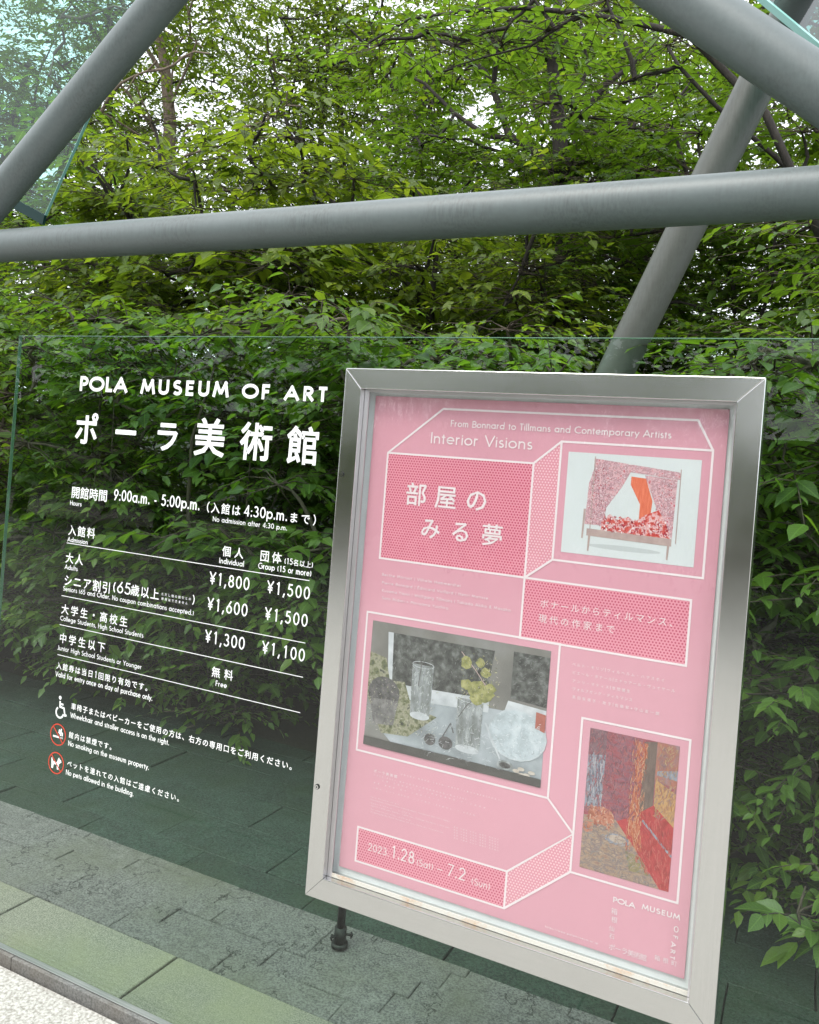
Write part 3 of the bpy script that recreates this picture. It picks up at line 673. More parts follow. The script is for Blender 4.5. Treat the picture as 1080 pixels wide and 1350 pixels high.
for s, y0, x1, y1 in (('ベルト・モリゾ|ヴィルヘルム・ハマスホイ', 326, 932, 368), ('ピエール・ボナール|エドゥアール・ヴュイヤール', 352, 964, 400), ('アンリ・マティス|草間彌生', 376, 825, 403), ('ヴォルフガング・ティルマンス', 400, 832, 430), ('髙田安規子・政子|佐藤翠+守山友一朗', 426, 915, 472)):
    LP(s, k4, 645, y0, x1, y1, 10, 2.348, bold=-.004, mat=M['ink'])
def kq(x, y): return (460+x/3.6, 980+y/3.6)
LP('ポーラ美術館', kq, 120, 138, 232, 160, 15, 3.6, bold=.01)
for s, x0, y0, x1, y1 in (('会期中無休 開館時間 午前9時〜午後5時（入館は午後4時30分まで）', 248, 160, 735, 262), ('〒250-0631 神奈川県足柄下郡箱根町仙石原小塚山1285', 120, 160, 560, 258), ('主催 公益財団法人ポーラ美術振興財団 ポーラ美術館', 160, 185, 650, 300), ('後援 箱根町 協力 小田急グループ', 120, 195, 430, 262), ('入館料 大人1,800円 シニア割引（65歳以上）1,600円', 115, 218, 600, 336)):
    LP(s, kq, x0, y0, x1, y1, 7, 3.6, bold=-.006, mat=M['ink_soft'])
for i, (x1) in enumerate((240, 480, 300, 478, 300, 450)):
    s = ['Pola Museum of Art', 'Kozukayama, Sengokuhara, Hakone-machi, Kanagawa 250-0631 Japan', 'Open 9:00a.m. - 5:00p.m.', 'Adults 1,800 yen, Seniors 1,600 yen, College Students 1,300 yen', 'No admission after 4:30 p.m.', 'Organized by Pola Museum of Art, Pola Art Foundation'][i]
    LP(s, kq, 106, 255+i*15, x1, 255+i*15+(x1-106)*.262, 6, 3.6, mat=M['ink_soft'], stroke=.12)
bx = [at(*kq(a, b), Y=0) for a, b in ((495, 385), (715, 445), (715, 500), (495, 440))]
for i in range(5):
    LP('後援 外務省 文化庁 箱根町 特別協力', kq, 500, 400+i*13, 712, 400+i*13+55, 6, 3.6, bold=-.006, mat=M['ink_soft'])
LP('2023.', k5, 120, 303, 180, 322, 22, 2.16, stroke=.1); LP('1.28', k5, 184, 322, 252, 345, 36, 2.16, stroke=.1); LP('(Sat)', k5, 258, 346, 306, 360, 20, 2.16, stroke=.1)
LP('–', k5, 316, 366, 340, 372, 24, 2.16, stroke=.1); LP('7.2', k5, 344, 375, 398, 392, 36, 2.16, stroke=.1); LP('(Sun)', k5, 414, 400, 468, 416, 20, 2.16, stroke=.1)
LP('POLA', k5, 818, 452, 880, 468, 16, 2.16, stroke=.2); LP('MUSEUM', k5, 900, 474, 1008, 500, 16, 2.16, stroke=.2)
LP('https://www.polamuseum.or.jp', k5, 625, 522, 775, 572, 6, 2.16, mat=M['ink_soft'], stroke=.14)
def letter_down(s, p0, p1, wpx, mat, stroke=.2):
    a, b = at(*p0, Y=PYL), at(*p1, Y=PYL); cap = at(p0[0]+wpx, p0[1], Y=PYL).x-a.x
    V, F, D_ = layout(s, cap, a.z-b.z, stroke)
    return mesh_obj('lettering', [(a.x+v[1], -.0032-d, a.z-v[0]) for v, d in zip(V, D_)], F, mat, poster)
letter_down('OF', k5(992, 517), k5(988, 552), 14/2.16, M['ink']); letter_down('ART', k5(984, 562), k5(980, 610), 14/2.16, M['ink'])
for i, ch in enumerate('箱根'):
    LP(ch, k5, 812, 482+i*24, 832, 487+i*24, 17, 2.16, mat=M['ink_soft'])
for i, ch in enumerate('仙石'):
    LP(ch, k5, 806, 530+i*22, 826, 535+i*22, 15, 2.16, mat=M['ink_soft'])
LP('ポーラ美術館', k5, 804, 590, 915, 612, 18, 2.16, mat=M['ink_soft']); LP('箱根町', k5, 935, 615, 1000, 632, 15, 2.16, mat=M['ink_soft'])

# ---- the three pictures: plain generic stand-ins
def mat_art(name, cols, scale=30, stretch=(1, 1, 1), rough=.35):
    m, t, b = nodes(name); b.inputs['Roughness'].default_value = rough
    geo = N(t, 'ShaderNodeNewGeometry'); n = noise(t, scale, 3, .55, vec=geo.outputs['Position'], stretch=stretch)
    k = len(cols); r = ramp(t, n.outputs[0], [(.3+.4*i/(k-1), c) for i, c in enumerate(cols)]); t.links.new(r.outputs[0], b.inputs['Base Color']); return m
class Pic:
    def __init__(s, r, name, mat):
        s.r = r; s.k = 0; s.o = flat(name, rpts(r), .0005, mat, world=True)
    def poly(s, name, P, mat):
        s.k += 1; x0, x1, z0, z1 = s.r
        return mesh_obj(name, [(x0+(x1-x0)*a, -.0016-s.k*4e-5, z1-(z1-z0)*b) for a, b in P], [tuple(range(len(P)))[::-1]], mat, s.o)
    def line(s, name, P, wd, mat):
        s.k += 1; x0, x1, z0, z1 = s.r
        v, f = ribbon([(x0+(x1-x0)*a, z1-(z1-z0)*b) for a, b in P], wd)
        return mesh_obj(name, [(a[0], -.0016-s.k*4e-5, a[1]) for a in v], f, mat, s.o)
def ell(cx, cy, rx, ry, n=18): return [(cx+rx*math.cos(2*math.pi*i/n), cy+ry*math.sin(2*math.pi*i/n)) for i in range(n)]
A = mat_art
# picture one: a curtained bed on white
p1_ = Pic(rect([k3(608, 168), k3(1003, 197), k3(978, 515), k3(585, 465)]), 'bed_picture', A('pale_studio_white', [(.60, .66, .66), (.68, .74, .74)], 4))
patt = A('patterned_cloth', [(.50, .10, .14), (.70, .50, .52), (.42, .22, .26), (.75, .64, .65)], 190); red_c = A('red_cloth', [(.45, .05, .05), (.62, .10, .08), (.75, .55, .55), (.40, .03, .05)], 120)
orange = A('orange_cloth', [(.62, .13, .07), (.78, .24, .14)], 40, (8, 1, 1)); wood = A('pale_wood', [(.42, .32, .30), (.50, .40, .37)], 60)
p1_.poly('floor_shade', ell(.48, .90, .28, .025), A('soft_grey', [(.50, .55, .55), (.55, .60, .60)], 5))
p1_.poly('curtain', [(.22, .12), (.50, .14), (.44, .30), (.33, .52), (.31, .70), (.17, .70), (.18, .3)], patt)
p1_.poly('curtain', [(.60, .18), (.84, .20), (.83, .76), (.74, .60), (.66, .36)], patt)
p1_.poly('inner_curtain', [(.50, .20), (.61, .21), (.67, .42), (.66, .62), (.58, .62), (.58, .46), (.50, .28)], orange)
p1_.poly('cushions', [(.30, .66), (.36, .58), (.42, .63), (.50, .59), (.55, .63), (.62, .56), (.72, .50), (.78, .62), (.82, .76), (.30, .76)], red_c)
p1_.poly('canopy_band', [(.21, .05), (.86, .13), (.86, .20), (.21, .13)], patt)
p1_.poly('bed_frame', [(.19, .74), (.83, .76), (.83, .83), (.19, .81)], wood)
for a in (.205, .80): p1_.poly('bed_leg', [(a, .81), (a+.018, .81), (a+.012, .96), (a, .96)], wood)
p1_.poly('bed_leg', [(.155, .55), (.172, .55), (.165, .84), (.152, .84)], wood)
for a in (.215, .86): p1_.line('bed_post', [(a, .03 if a < .5 else .10), (a, .80)], .0016, wood)
# picture two: glassware on a window sill
p2_ = Pic(rect([ks(93, 65), ks(1030, 240), ks(970, 960), ks(37, 713)]), 'still_life_picture', A('grey_sill', [(.13, .13, .12), (.20, .20, .18), (.26, .27, .26)], 9))
dk = A('dark_garden', [(.02, .025, .02), (.05, .055, .05), (.11, .12, .11), (.20, .22, .21)], 60); wh = A('white_sill', [(.42, .46, .48), (.66, .71, .73)], 30); gl = A('glass_grey', [(.16, .18, .17), (.26, .29, .29), (.44, .48, .49)], 25, (3, 1, 1))
lf = A('leafy_green', [(.04, .05, .03), (.14, .16, .07), (.34, .34, .24), (.06, .07, .05)], 75); drk = A('dark_berries', [(.03, .03, .03), (.10, .10, .10), (.16, .15, .15)], 80)
tab = A('grey_blue_table', [(.20, .23, .24), (.33, .38, .40), (.45, .50, .53)], 14)
p2_.poly('table_top', [(.1, .86), (.40, .52), (.80, .50), (1, .62), (1, .98), (.2, .98)], tab)
p2_.poly('window_view', [(.13, .07), (.71, .07), (.68, .45), (.13, .47)], dk); p2_.poly('window_view', [(.81, .05), (1, .05), (1, .42), (.81, .40)], dk)
p2_.poly('window_ledge', [(.13, .47), (.70, .44), (.70, .54), (.13, .58)], wh); p2_.poly('window_ledge', [(.80, .42), (1, .44), (1, .56), (.78, .52)], wh)
p2_.poly('window_post', [(.10, .07), (.132, .07), (.145, .5), (.12, .5)], wh)
p2_.poly('greenery', [(.0, .25), (.10, .28), (.13, .45), (.22, .44), (.27, .62), (.42, .66), (.26, .86), (.10, .88), (0, .6)], lf)
p2_.poly('basket', ell(.10, .56, .095, .13), drk); p2_.poly('basket', [(.02, .62), (.19, .60), (.17, .80), (.05, .82)], A('woven_grey', [(.10, .10, .10), (.25, .25, .24)], 70))
for cx, cy, rx, ry in ((.32, .48, .062, .20), (.60, .66, .072, .19)):
    p2_.poly('jar', [(cx-rx, cy-ry), (cx+rx, cy-ry), (cx+rx*.92, cy+ry), (cx-rx*.92, cy+ry)], gl); p2_.poly('jar', ell(cx, cy+ry, rx*.92, .03), wh); p2_.line('jar_rim', ell(cx, cy-ry, rx, .025)+[ell(cx, cy-ry, rx, .025)[0]], .0012, wh)
p2_.line('stem', [(.29, .1), (.31, .28), (.30, .45)], .0016, drk); p2_.line('stem', [(.53, .12), (.62, .25), (.72, .42)], .002, wood); p2_.line('stem', [(.66, .4), (.58, .52), (.54, .62)], .0018, drk)
for cx, cy, r_ in ((.56, .20, .04), (.64, .18, .03), (.67, .25, .035), (.62, .38, .06), (.57, .36, .04), (.68, .42, .05), (.70, .36, .035), (.63, .45, .04)): p2_.poly('leaf_blob', [(cx+r_*math.cos(a)*random.uniform(.6, 1.1), cy+1.3*r_*math.sin(a)*random.uniform(.6, 1.1)) for a in np.linspace(0, 6, 9)], A('yellow_leaf%d' % random.randrange(9), [(.12, .14, .04), (.30, .31, .10), (.46, .45, .20)], 60))
p2_.poly('bowl', ell(.86, .66, .155, .19), A('cut_glass', [(.36, .42, .44), (.50, .58, .61), (.64, .71, .73)], 30)); p2_.line('bowl_rim', ell(.86, .66, .15, .185)+[ell(.86, .66, .15, .185)[0]], .0014, wh)
p2_.poly('fruit', ell(.39, .84, .032, .045), drk); p2_.poly('fruit', ell(.48, .84, .04, .05), drk); p2_.line('stem', [(.46, .8), (.50, .68), (.52, .75)], .0025, drk)
p2_.line('spoon', [(.69, .62), (.78, .86)], .0035, wh); p2_.poly('spoon', ell(.81, .90, .045, .035), gl); p2_.poly('spoon', ell(.81, .90, .03, .022), drk)
for cx, cy in ((.87, .95), (.895, .93), (.90, .97), (.925, .965), (.95, .94)): p2_.poly('coin', ell(cx, cy-.03, .018, .014), A('pale_shell%d' % int(cx*1000), [(.45, .40, .33), (.65, .62, .55)], 50))
p2_.poly('red_box', [(.95, .46), (1, .47), (1, .60), (.95, .58)], A('brick_red', [(.34, .09, .06), (.42, .14, .10)], 40))
p2_.poly('table_edge', [(0, .93), (.5, .93), (1, .94), (1, 1), (0, 1)], A('shadow_grey', [(.05, .05, .045), (.10, .10, .09)], 12))
# picture three: a painted red room with a laid table
p3_ = Pic(rect([kp(152, 102), kp(792, 238), kp(712, 1273), kp(82, 1093)]), 'painting_picture', A('brushed_crimson', [(.20, .05, .07), (.36, .08, .10), (.26, .12, .16), (.42, .12, .12)], 45, (1, 1, 3)))
cl = A('painted_cloth', [(.30, .17, .13), (.42, .30, .20), (.22, .17, .17), (.52, .38, .25)], 55, (1, 1, 2)); bl = A('painted_blue_grey', [(.12, .13, .17), (.25, .28, .33), (.36, .38, .42)], 60, (3, 1, 1))
p3_.poly('side_wall', [(0, 0), (.2, 0), (.19, .56), (0, .58)], A('painted_mauve', [(.16, .08, .10), (.28, .17, .19)], 50)); p3_.poly('chair_back', [(0, .19), (.2, .17), (.19, .54), (0, .56)], bl)
p3_.poly('far_wall', [(.62, .02), (.76, .0), (.76, .60), (.62, .58)], A('painted_umber', [(.10, .07, .06), (.20, .14, .11)], 40, (4, 1, 1)))
p3_.poly('window_scene', [(.76, 0), (1, 0), (1, .30), (.76, .26)], A('painted_dusk', [(.22, .12, .13), (.40, .15, .10), (.30, .20, .22)], 40)); p3_.poly('window_scene', [(.77, .26), (1, .33), (1, .56), (.77, .44)], A('painted_ochre', [(.35, .16, .05), (.55, .34, .14), (.42, .20, .08)], 70, (3, 1, 1)))
p3_.poly('window_scene', [(.78, .20), (1, .17), (1, .24), (.78, .23)], bl)
p3_.poly('red_wall', [(.55, .55), (.77, .44), (1, .56), (1, 1), (.88, 1), (.62, .80), (.36, .62)], A('painted_red', [(.32, .02, .02), (.48, .05, .05), (.40, .03, .04)], 50))
p3_.poly('curtain', [(.52, .02), (.66, .03), (.60, .42), (.68, .78), (.60, .78), (.50, .56), (.55, .3)], A('painted_orange', [(.34, .06, .03), (.50, .14, .06), (.56, .30, .18)], 90, (4, 1, 1)))
p3_.poly('table', [(0, .62), (.36, .60), (.62, .78), (.90, 1), (0, 1)], cl)
p3_.line('sill', [(.66, .56), (1, .76)], .004, bl)
for cx, cy, rx, ry in ((.20, .60, .15, .065), (.06, .70, .06, .04)): p3_.poly('fruit_dish', ell(cx, cy, rx, ry), A('painted_fruit%d' % int(cx*100), [(.30, .08, .04), (.52, .20, .12), (.42, .25, .16)], 75))
p3_.poly('plate', ell(.40, .74, .14, .04), bl); p3_.poly('plate', ell(.40, .735, .10, .026), A('painted_cream', [(.40, .32, .26), (.52, .44, .36)], 50))
p3_.poly('book', [(.50, .80), (.68, .82), (.78, .93), (.56, .93)], A('painted_green', [(.16, .15, .08), (.34, .28, .12)], 70))

def dabs(pic, name, n, box, L, wd, ang, cols, spread=.5, clip=None):
    x0, x1, z0, z1 = pic.r; pic.k += 1; rs = np.random.default_rng(n+int(box[0]*97))
    V, F, mi = [], [], []
    for i in range(n):
        a, b = rs.uniform(box[0], box[1]), rs.uniform(box[2], box[3])
        if clip and not clip(a, b): continue
        th = math.radians(ang)+rs.normal(0, spread); l = L*rs.uniform(.5, 1.3); cx, cz = x0+(x1-x0)*a, z1-(z1-z0)*b
        P_ = [(cx+math.cos(th)*l*t_, cz+math.sin(th)*l*t_+rs.normal(0, wd*.4)) for t_ in (-.5, 0, .5)]
        P_ = [(min(x1-.001, max(x0+.001, p)), min(z1-.001, max(z0+.001, q))) for p, q in P_]
        v, f = ribbon(P_, wd*rs.uniform(.5, 1.2)); o_ = len(V); V += [(p[0], -.0016-pic.k*4e-5-(i % 9)*3e-6, p[1]) for p in v]; F += [tuple(j+o_ for j in ff) for ff in f]; mi += [rs.integers(len(cols))]*len(f)
    ms = []
    for c in cols:
        k_ = 'paint_%d_%d_%d' % tuple(int(x*100) for x in c)
        if k_ not in M: M[k_] = mat_flat(k_, c, .4, .15, 200)
        ms.append(M[k_])
    o = mesh_obj(name, V, F, None, pic.o, mats=ms, midx=mi); return stuff(o)
dabs(p3_, 'brush_strokes', 700, (0, .62, 0, .58), .010, .0012, 90, [(.30, .08, .10), (.22, .08, .12), (.40, .12, .12), (.16, .07, .09), (.34, .16, .18)], .5)
dabs(p3_, 'brush_strokes', 60, (.01, .19, .2, .54), .016, .0018, 90, [(.30, .33, .38), (.16, .17, .22), (.42, .40, .42)], .15)
dabs(p3_, 'brush_strokes', 700, (0, .80, .64, 1), .008, .0011, 20, [(.36, .27, .20), (.27, .21, .19), (.42, .33, .24), (.30, .20, .16), (.24, .23, .23)], .9, lambda a, b: b > .62+max(0, a-.3)*.62)
dabs(p3_, 'brush_strokes', 260, (.50, .66, .02, .78), .010, .0010, 88, [(.52, .17, .08), (.38, .06, .03), (.58, .34, .20)], .25)
dabs(p3_, 'brush_strokes', 420, (.62, 1, .50, 1), .010, .0011, 100, [(.46, .06, .05), (.34, .03, .03), (.52, .12, .10)], .3, lambda a, b: b < .5+a*.55 and a > .6 and b > .42+(a-.6)*.4)
dabs(p3_, 'brush_strokes', 260, (.78, 1, .02, .52), .008, .0011, 80, [(.42, .24, .11), (.36, .16, .12), (.28, .18, .18), (.46, .31, .17)], .5)
dabs(p3_, 'brush_strokes', 60, (.06, .34, .55, .68), .008, .0022, 30, [(.52, .22, .14), (.36, .10, .06), (.58, .36, .26)], 1.2)
dabs(p2_, 'glints', 300, (.14, .70, .08, .44), 0.0055, 0.00062, 80, [(.16, .17, .16), (.30, .32, .31), (.03, .03, .03), (.10, .12, .09)], .6)
dabs(p2_, 'glints', 140, (.82, 1, .06, .40), 0.0055, 0.00062, 20, [(.18, .19, .18), (.28, .29, .29), (.04, .04, .04)], .6)
dabs(p2_, 'glints', 340, (.0, .42, .42, .86), 0.0039, 0.00074, 40, [(.45, .45, .30), (.16, .20, .08), (.62, .62, .52), (.06, .07, .05)], 1.4, lambda a, b: b > .3+a*.4 and not (.26 < a < .38 and b < .68))
dabs(p2_, 'glints', 300, (.72, 1, .50, .84), 0.0055, 0.00068, 10, [(.78, .82, .84), (.35, .40, .42), (.60, .66, .68)], 1.2, lambda a, b: ((a-.86)/.15)**2+((b-.66)/.18)**2 < 1)
dabs(p2_, 'glints', 120, (.26, .38, .29, .67), 0.0055, 0.00062, 88, [(.75, .80, .80), (.12, .14, .12), (.40, .45, .42)], .4)
dabs(p2_, 'glints', 140, (.53, .67, .48, .84), 0.0055, 0.00062, 88, [(.75, .80, .80), (.12, .14, .12), (.40, .45, .42)], .6)
dabs(p2_, 'glints', 120, (.52, .75, .12, .50), 0.0044, 0.00087, 60, [(.30, .32, .08), (.60, .58, .30), (.10, .12, .05), (.55, .50, .45)], 1.2)
dabs(p2_, 'glints', 140, (.35, .80, .68, .96), 0.0077, 0.00056, 10, [(.62, .66, .68), (.18, .20, .21), (.75, .78, .80)], .8)
dabs(p2_, 'glints', 120, (.01, .19, .46, .80), 0.0033, 0.00074, 30, [(.06, .06, .06), (.22, .23, .22), (.14, .15, .14)], 1.2)
dabs(p1_, 'cloth_pattern', 200, (.19, .36, .14, .70), .0016, .0016, 0, [(.78, .68, .70), (.45, .08, .12), (.35, .2, .24)], 1, lambda a, b: a < .36-(b-.3)*.1)
dabs(p1_, 'cloth_pattern', 90, (.70, .83, .24, .70), .0016, .0016, 0, [(.78, .68, .70), (.45, .08, .12), (.35, .2, .24)], 1, lambda a, b: a > .6+b*.18)
dabs(p1_, 'cloth_pattern', 170, (.32, .80, .60, .755), .0035, .0022, 0, [(.80, .74, .74), (.50, .04, .06), (.62, .12, .12), (.35, .03, .06)], 1.5)

# ================================================================== STRUT BEHIND THE GLASS (foot clamp)
ft = thing('clamp_post', 'short dark post with wing bolts standing on the slate behind the glass', 'post', (-.35, .665, 0))
mb = MB(); mb.tube([(-.35, .665, .03), (-.345, .655, .75)], [.013, .013], 12); mb.build('pole', M['dark_metal'], ft, True)
mb = MB(); mb.tube([(-.35, .665, .0), (-.35, .665, .012)], .026, 16); mb.tube([(-.35, .665, .012), (-.35, .665, .06)], .019, 14); mb.build('clamp_base', M['dark_metal'], ft, True)
for a in (0.3, 2.4, 4.4):
    d = Vector((math.cos(a), math.sin(a), 0)); c = Vector((-.35, .665, .04)); mb = MB()
    mb.tube([c+d*.015, c+d*.034], .004, 8); mb.tube([c+d*.034+Vector((0, 0, -.010)), c+d*.038, c+d*.034+Vector((0, 0, .010))], .003, 6); mb.build('wing_bolt', M['dark_metal'], ft, True)

# ================================================================== STEEL PIPES
def pipe(label, a, b, r, mat, nm='steel_pipe'):
    mb = MB(); mb.tube([Vector(a)+(Vector(b)-Vector(a))*i/6 for i in range(7)], r, 48); o = mb.build(nm, mat, None, True); tag(o, label, 'pipe', 'steel pipes of the canopy frame'); return o
pipe('grey horizontal steel pipe crossing the whole view above the glass panel', (-7, 1.0, 2.3705), (4, 1.0, 2.3705), .0735, M['pipe'])
def seg(p, q, Y, ext0, ext1):
    a, b = at(*p, Y=Y), at(*q, Y=Y); d = b-a; return a-d*ext0, b+d*ext1
a, b = seg((0, 258), (214, 0), 1.0, .6, 1.2); pipe('grey steel pipe slanting up to the right at the upper left corner', a, b, .074, M['pipe'])
a, b = seg((903, 0), (1080, 117.5), 1.0, .9, .7); pipe('grey steel pipe slanting down to the right at the upper right corner', a, b, .0815, M['pipe'])
a, b = seg((813, 488), (998, 110), 1.8, .95, 1.2); pipe('weathered slanting steel pipe rising behind the top of the poster case', a, b, .0735, M['pipe_old'])
# canopy glass panes
def pane_thing(label, P, th, nedge, loc, gm=None, ew=.003):
    t = thing('canopy_pane', label, 'glass pane', loc, 'glass panes of the canopy')
    P = [Vector(p) for p in P]; nrm = (P[1]-P[0]).cross(P[2]-P[0]).normalized()
    mb = MB(); mb.prism(P, nrm*th); mb.build('pane', gm or M['canopy_glass'], t)
    n = len(P)
    for i, mt, ew in nedge:
        a, b = P[i], P[(i+1) % n]; d = (b-a).normalized(); out = d.cross(nrm); c = sum(P, Vector())/n
        if out.dot(a-c) < 0: out = -out
        mb = MB(); mb.prism([a+out*.0006, b+out*.0006, b+out*ew, a+out*ew], nrm*th*1.002); mb.build('pane_edge', mt, t)
    return t
A0 = at(62, 284, Y=1.30); A1 = at(240, -120, Y=1.05); A2 = at(-420, -330, Y=1.2); A3 = at(-160, 165, Y=1.75)
n_ = (A1-A0).cross(A3-A0); A2 = A2 - n_*((A2-A0).dot(n_)/n_.length_squared)
pane_thing('bluish glass pane with thick dark lower edge behind the upper left pipe', [A0, A1, A2, A3], .013, [(0, M['canopy_edge_light'], .003), (3, M['canopy_edge'], .05)], A0)
B0 = at(960, -34, Y=1.35); B1 = at(1140, 116, Y=1.2); B2 = at(1400, 20, Y=2.2); B3 = at(1200, -330, Y=2.3)
n_ = (B1-B0).cross(B2-B0); B3 = B3 - n_*((B3-B0).dot(n_)/n_.length_squared)
pane_thing('dark teal glass pane with pale edge at the upper right corner', [B0, B1, B2, B3], .020, [(0, M['canopy_edge_light'], .012)], B0, M['canopy_glass_dark'])

# ================================================================== FOLIAGE
def leaf_template(kind):
    """unit leaf along +x (length 1), width along y, folded up at the sides; returns V, F(tris), UV"""
    if kind == 'broad':
        prof = [(0, 0), (.14, .20), (.36, .31), (.60, .25), (.80, .12), (1, 0)]
        V = []; uv = []
        for x, wd in prof:
            z = -.16*x*x
            V.append((x, 0, z)); uv.append((.5, x))
            if wd:
                V += [(x+.02, wd, z+.07*wd/.3), (x+.02, -wd, z+.07*wd/.3)]; uv += [(.5+wd, x), (.5-wd, x)]
        F = []
        mids = [0, 1, 4, 7, 10, 13]
        F += [(0, 1, 2), (0, 3, 1)]
        for i in range(1, 4):
            a, b = mids[i], mids[i+1]
            F += [(a, b, b+1), (a, b+1, a+1), (a, a+2, b+2), (a, b+2, b)]
        F += [(10, 13, 11), (10, 12, 13)]
        return np.array(V), np.array(F), np.array(uv)
    if kind == 'ovate':
        V = [(0, 0, 0), (.30, .27, .04), (.30, -.27, .04), (.32, 0, -.02), (.70, .18, -.03), (.70, -.18, -.03), (.70, 0, -.08), (1, 0, -.17)]
        F = [(0, 3, 1), (0, 2, 3), (3, 6, 4), (3, 4, 1), (3, 5, 6), (3, 2, 5), (6, 7, 4), (6, 5, 7)]
        return np.array(V), np.array(F), np.array([(.5+v[1], v[0]) for v in V])
    if kind == 'small':
        V = [(0, 0, 0), (.45, .26, .05), (.45, -.26, .05), (.48, 0, -.03), (1, 0, -.14)]
        F = [(0, 3, 1), (0, 2, 3), (3, 4, 1), (3, 2, 4)]
        return np.array(V), np.array(F), np.array([(.5, 0), (.76, .45), (.24, .45), (.5, .48), (.5, 1)])
    if kind == 'maple':
        V = [(0, 0, 0), (.28, .42, -.02), (.42, .16, .03), (.75, .34, -.06), (.62, .08, .02), (1, 0, -.12), (.62, -.08, .02), (.75, -.34, -.06), (.42, -.16, .03), (.28, -.42, -.02)]
        F = [(0, 2, 1), (2, 4, 3), (0, 4, 2), (0, 6, 4), (4, 6, 5), (0, 8, 6), (6, 8, 7), (0, 9, 8)]
        return np.array(V), np.array(F), np.array([(.5+v[1]*.6, v[0]) for v in V])
TPL = {k: leaf_template(k) for k in ('broad', 'small', 'maple', 'ovate')}
def frames(D, Nrm):
    D = D/np.linalg.norm(D, axis=1, keepdims=True); S = np.cross(Nrm, D); S /= np.linalg.norm(S, axis=1, keepdims=True)+1e-9
    return D, S, np.cross(D, S)
def leaf_mesh(name, kind, P, D, Nn, L, mat, parent, tone):
    TV, TF, TU = TPL[kind]; n = len(P)
    D, S, U = frames(D, Nn)
    V = P[:, None, :] + L[:, None, None]*(TV[None, :, 0, None]*D[:, None, :]+TV[None, :, 1, None]*S[:, None, :]+TV[None, :, 2, None]*U[:, None, :])
    F = (TF[None]+(np.arange(n)*len(TV))[:, None, None]).reshape(-1, 3)
    uv = np.broadcast_to(TU[TF.ravel()][None], (n, TF.size, 2)).reshape(-1, 2)
    rnd = np.repeat(np.clip(tone, 0, .999), len(TF))
    o = mesh_obj(name, V.reshape(-1, 3), F, mat, parent, uv=uv, rnd=rnd)
    return stuff(o)
_single = {}
def single_leaves(kind, P, D, Nn, L, mat, parent):
    key = (kind, mat.name)
    TV, TF, TU = TPL[kind]
    D, S, U = frames(D, Nn)
    for i in range(len(P)):
        if key not in _single:
            o = mesh_obj('leaf', TV, TF, mat, None, uv=TU[TF.ravel()]); _single[key] = o.data
        else:
            o = bpy.data.objects.new('leaf', _single[key]); COL.objects.link(o)
        o.parent = parent; o.matrix_parent_inverse = Matrix.Translation(-Vector(parent.location))
        l = L[i]; d, s_, u = D[i]*l, S[i]*l, U[i]*l
        o.matrix_basis = Matrix(((d[0], s_[0], u[0], P[i][0]), (d[1], s_[1], u[1], P[i][1]), (d[2], s_[2], u[2], P[i][2]), (0, 0, 0, 1)))
cPn = np.array(cP); cRn, cUn, cFn = np.array(cR), np.array(cU), np.array(cF)
def project(P):
    d = P-cPn; z = d@cFn; return CX['px']+CX['f']*(d@cRn)/z, CX['py']-CX['f']*(d@cUn)/z, z

def sprays(C, Dir, length, nl, size, wob=.25, droop=.35, tip=.18):
    """twigs starting at C along Dir, each with nl alternate leaves. returns leaf arrays and twig polylines"""
    n = len(C); Dir = Dir/np.linalg.norm(Dir, axis=1, keepdims=True)
    ln = length*RNG.uniform(.6, 1.25, n)
    up = np.array([0, 0, 1.0]); side = np.cross(Dir, up); side /= np.linalg.norm(side, axis=1, keepdims=True)+1e-9
    ts = np.linspace(.12, 1, nl)
    P = C[:, None, :]+Dir[:, None, :]*(ts[None, :, None]*ln[:, None, None]); P[..., 2] -= tip*ln[:, None]*ts[None, :]**2
    sg = np.where(np.arange(nl) % 2 == 0, 1, -1)[None, :, None]
    spread = np.linspace(1.1, .25, nl)[None, :, None]
    D = Dir[:, None, :]*.8+side[:, None, :]*sg*spread+RNG.normal(0, wob, (n, nl, 3)); D[..., 2] = D[..., 2]*.5-droop*RNG.uniform(.3, 1.6, (n, nl))
    Nn = up[None, None]+RNG.normal(0, .33, (n, nl, 3))
    L = size*RNG.uniform(.55, 1.15, (n, nl))*np.linspace(1.05, .75, nl)[None]
    tw = [np.stack([C, C+Dir*ln[:, None]*.5-np.array([0, 0, 1])*tip*.25*ln[:, None], C+Dir*ln[:, None]-np.array([0, 0, 1])*tip*ln[:, None]], 1)]
    return P.reshape(-1, 3), D.reshape(-1, 3), Nn.reshape(-1, 3), L.ravel(), tw[0]
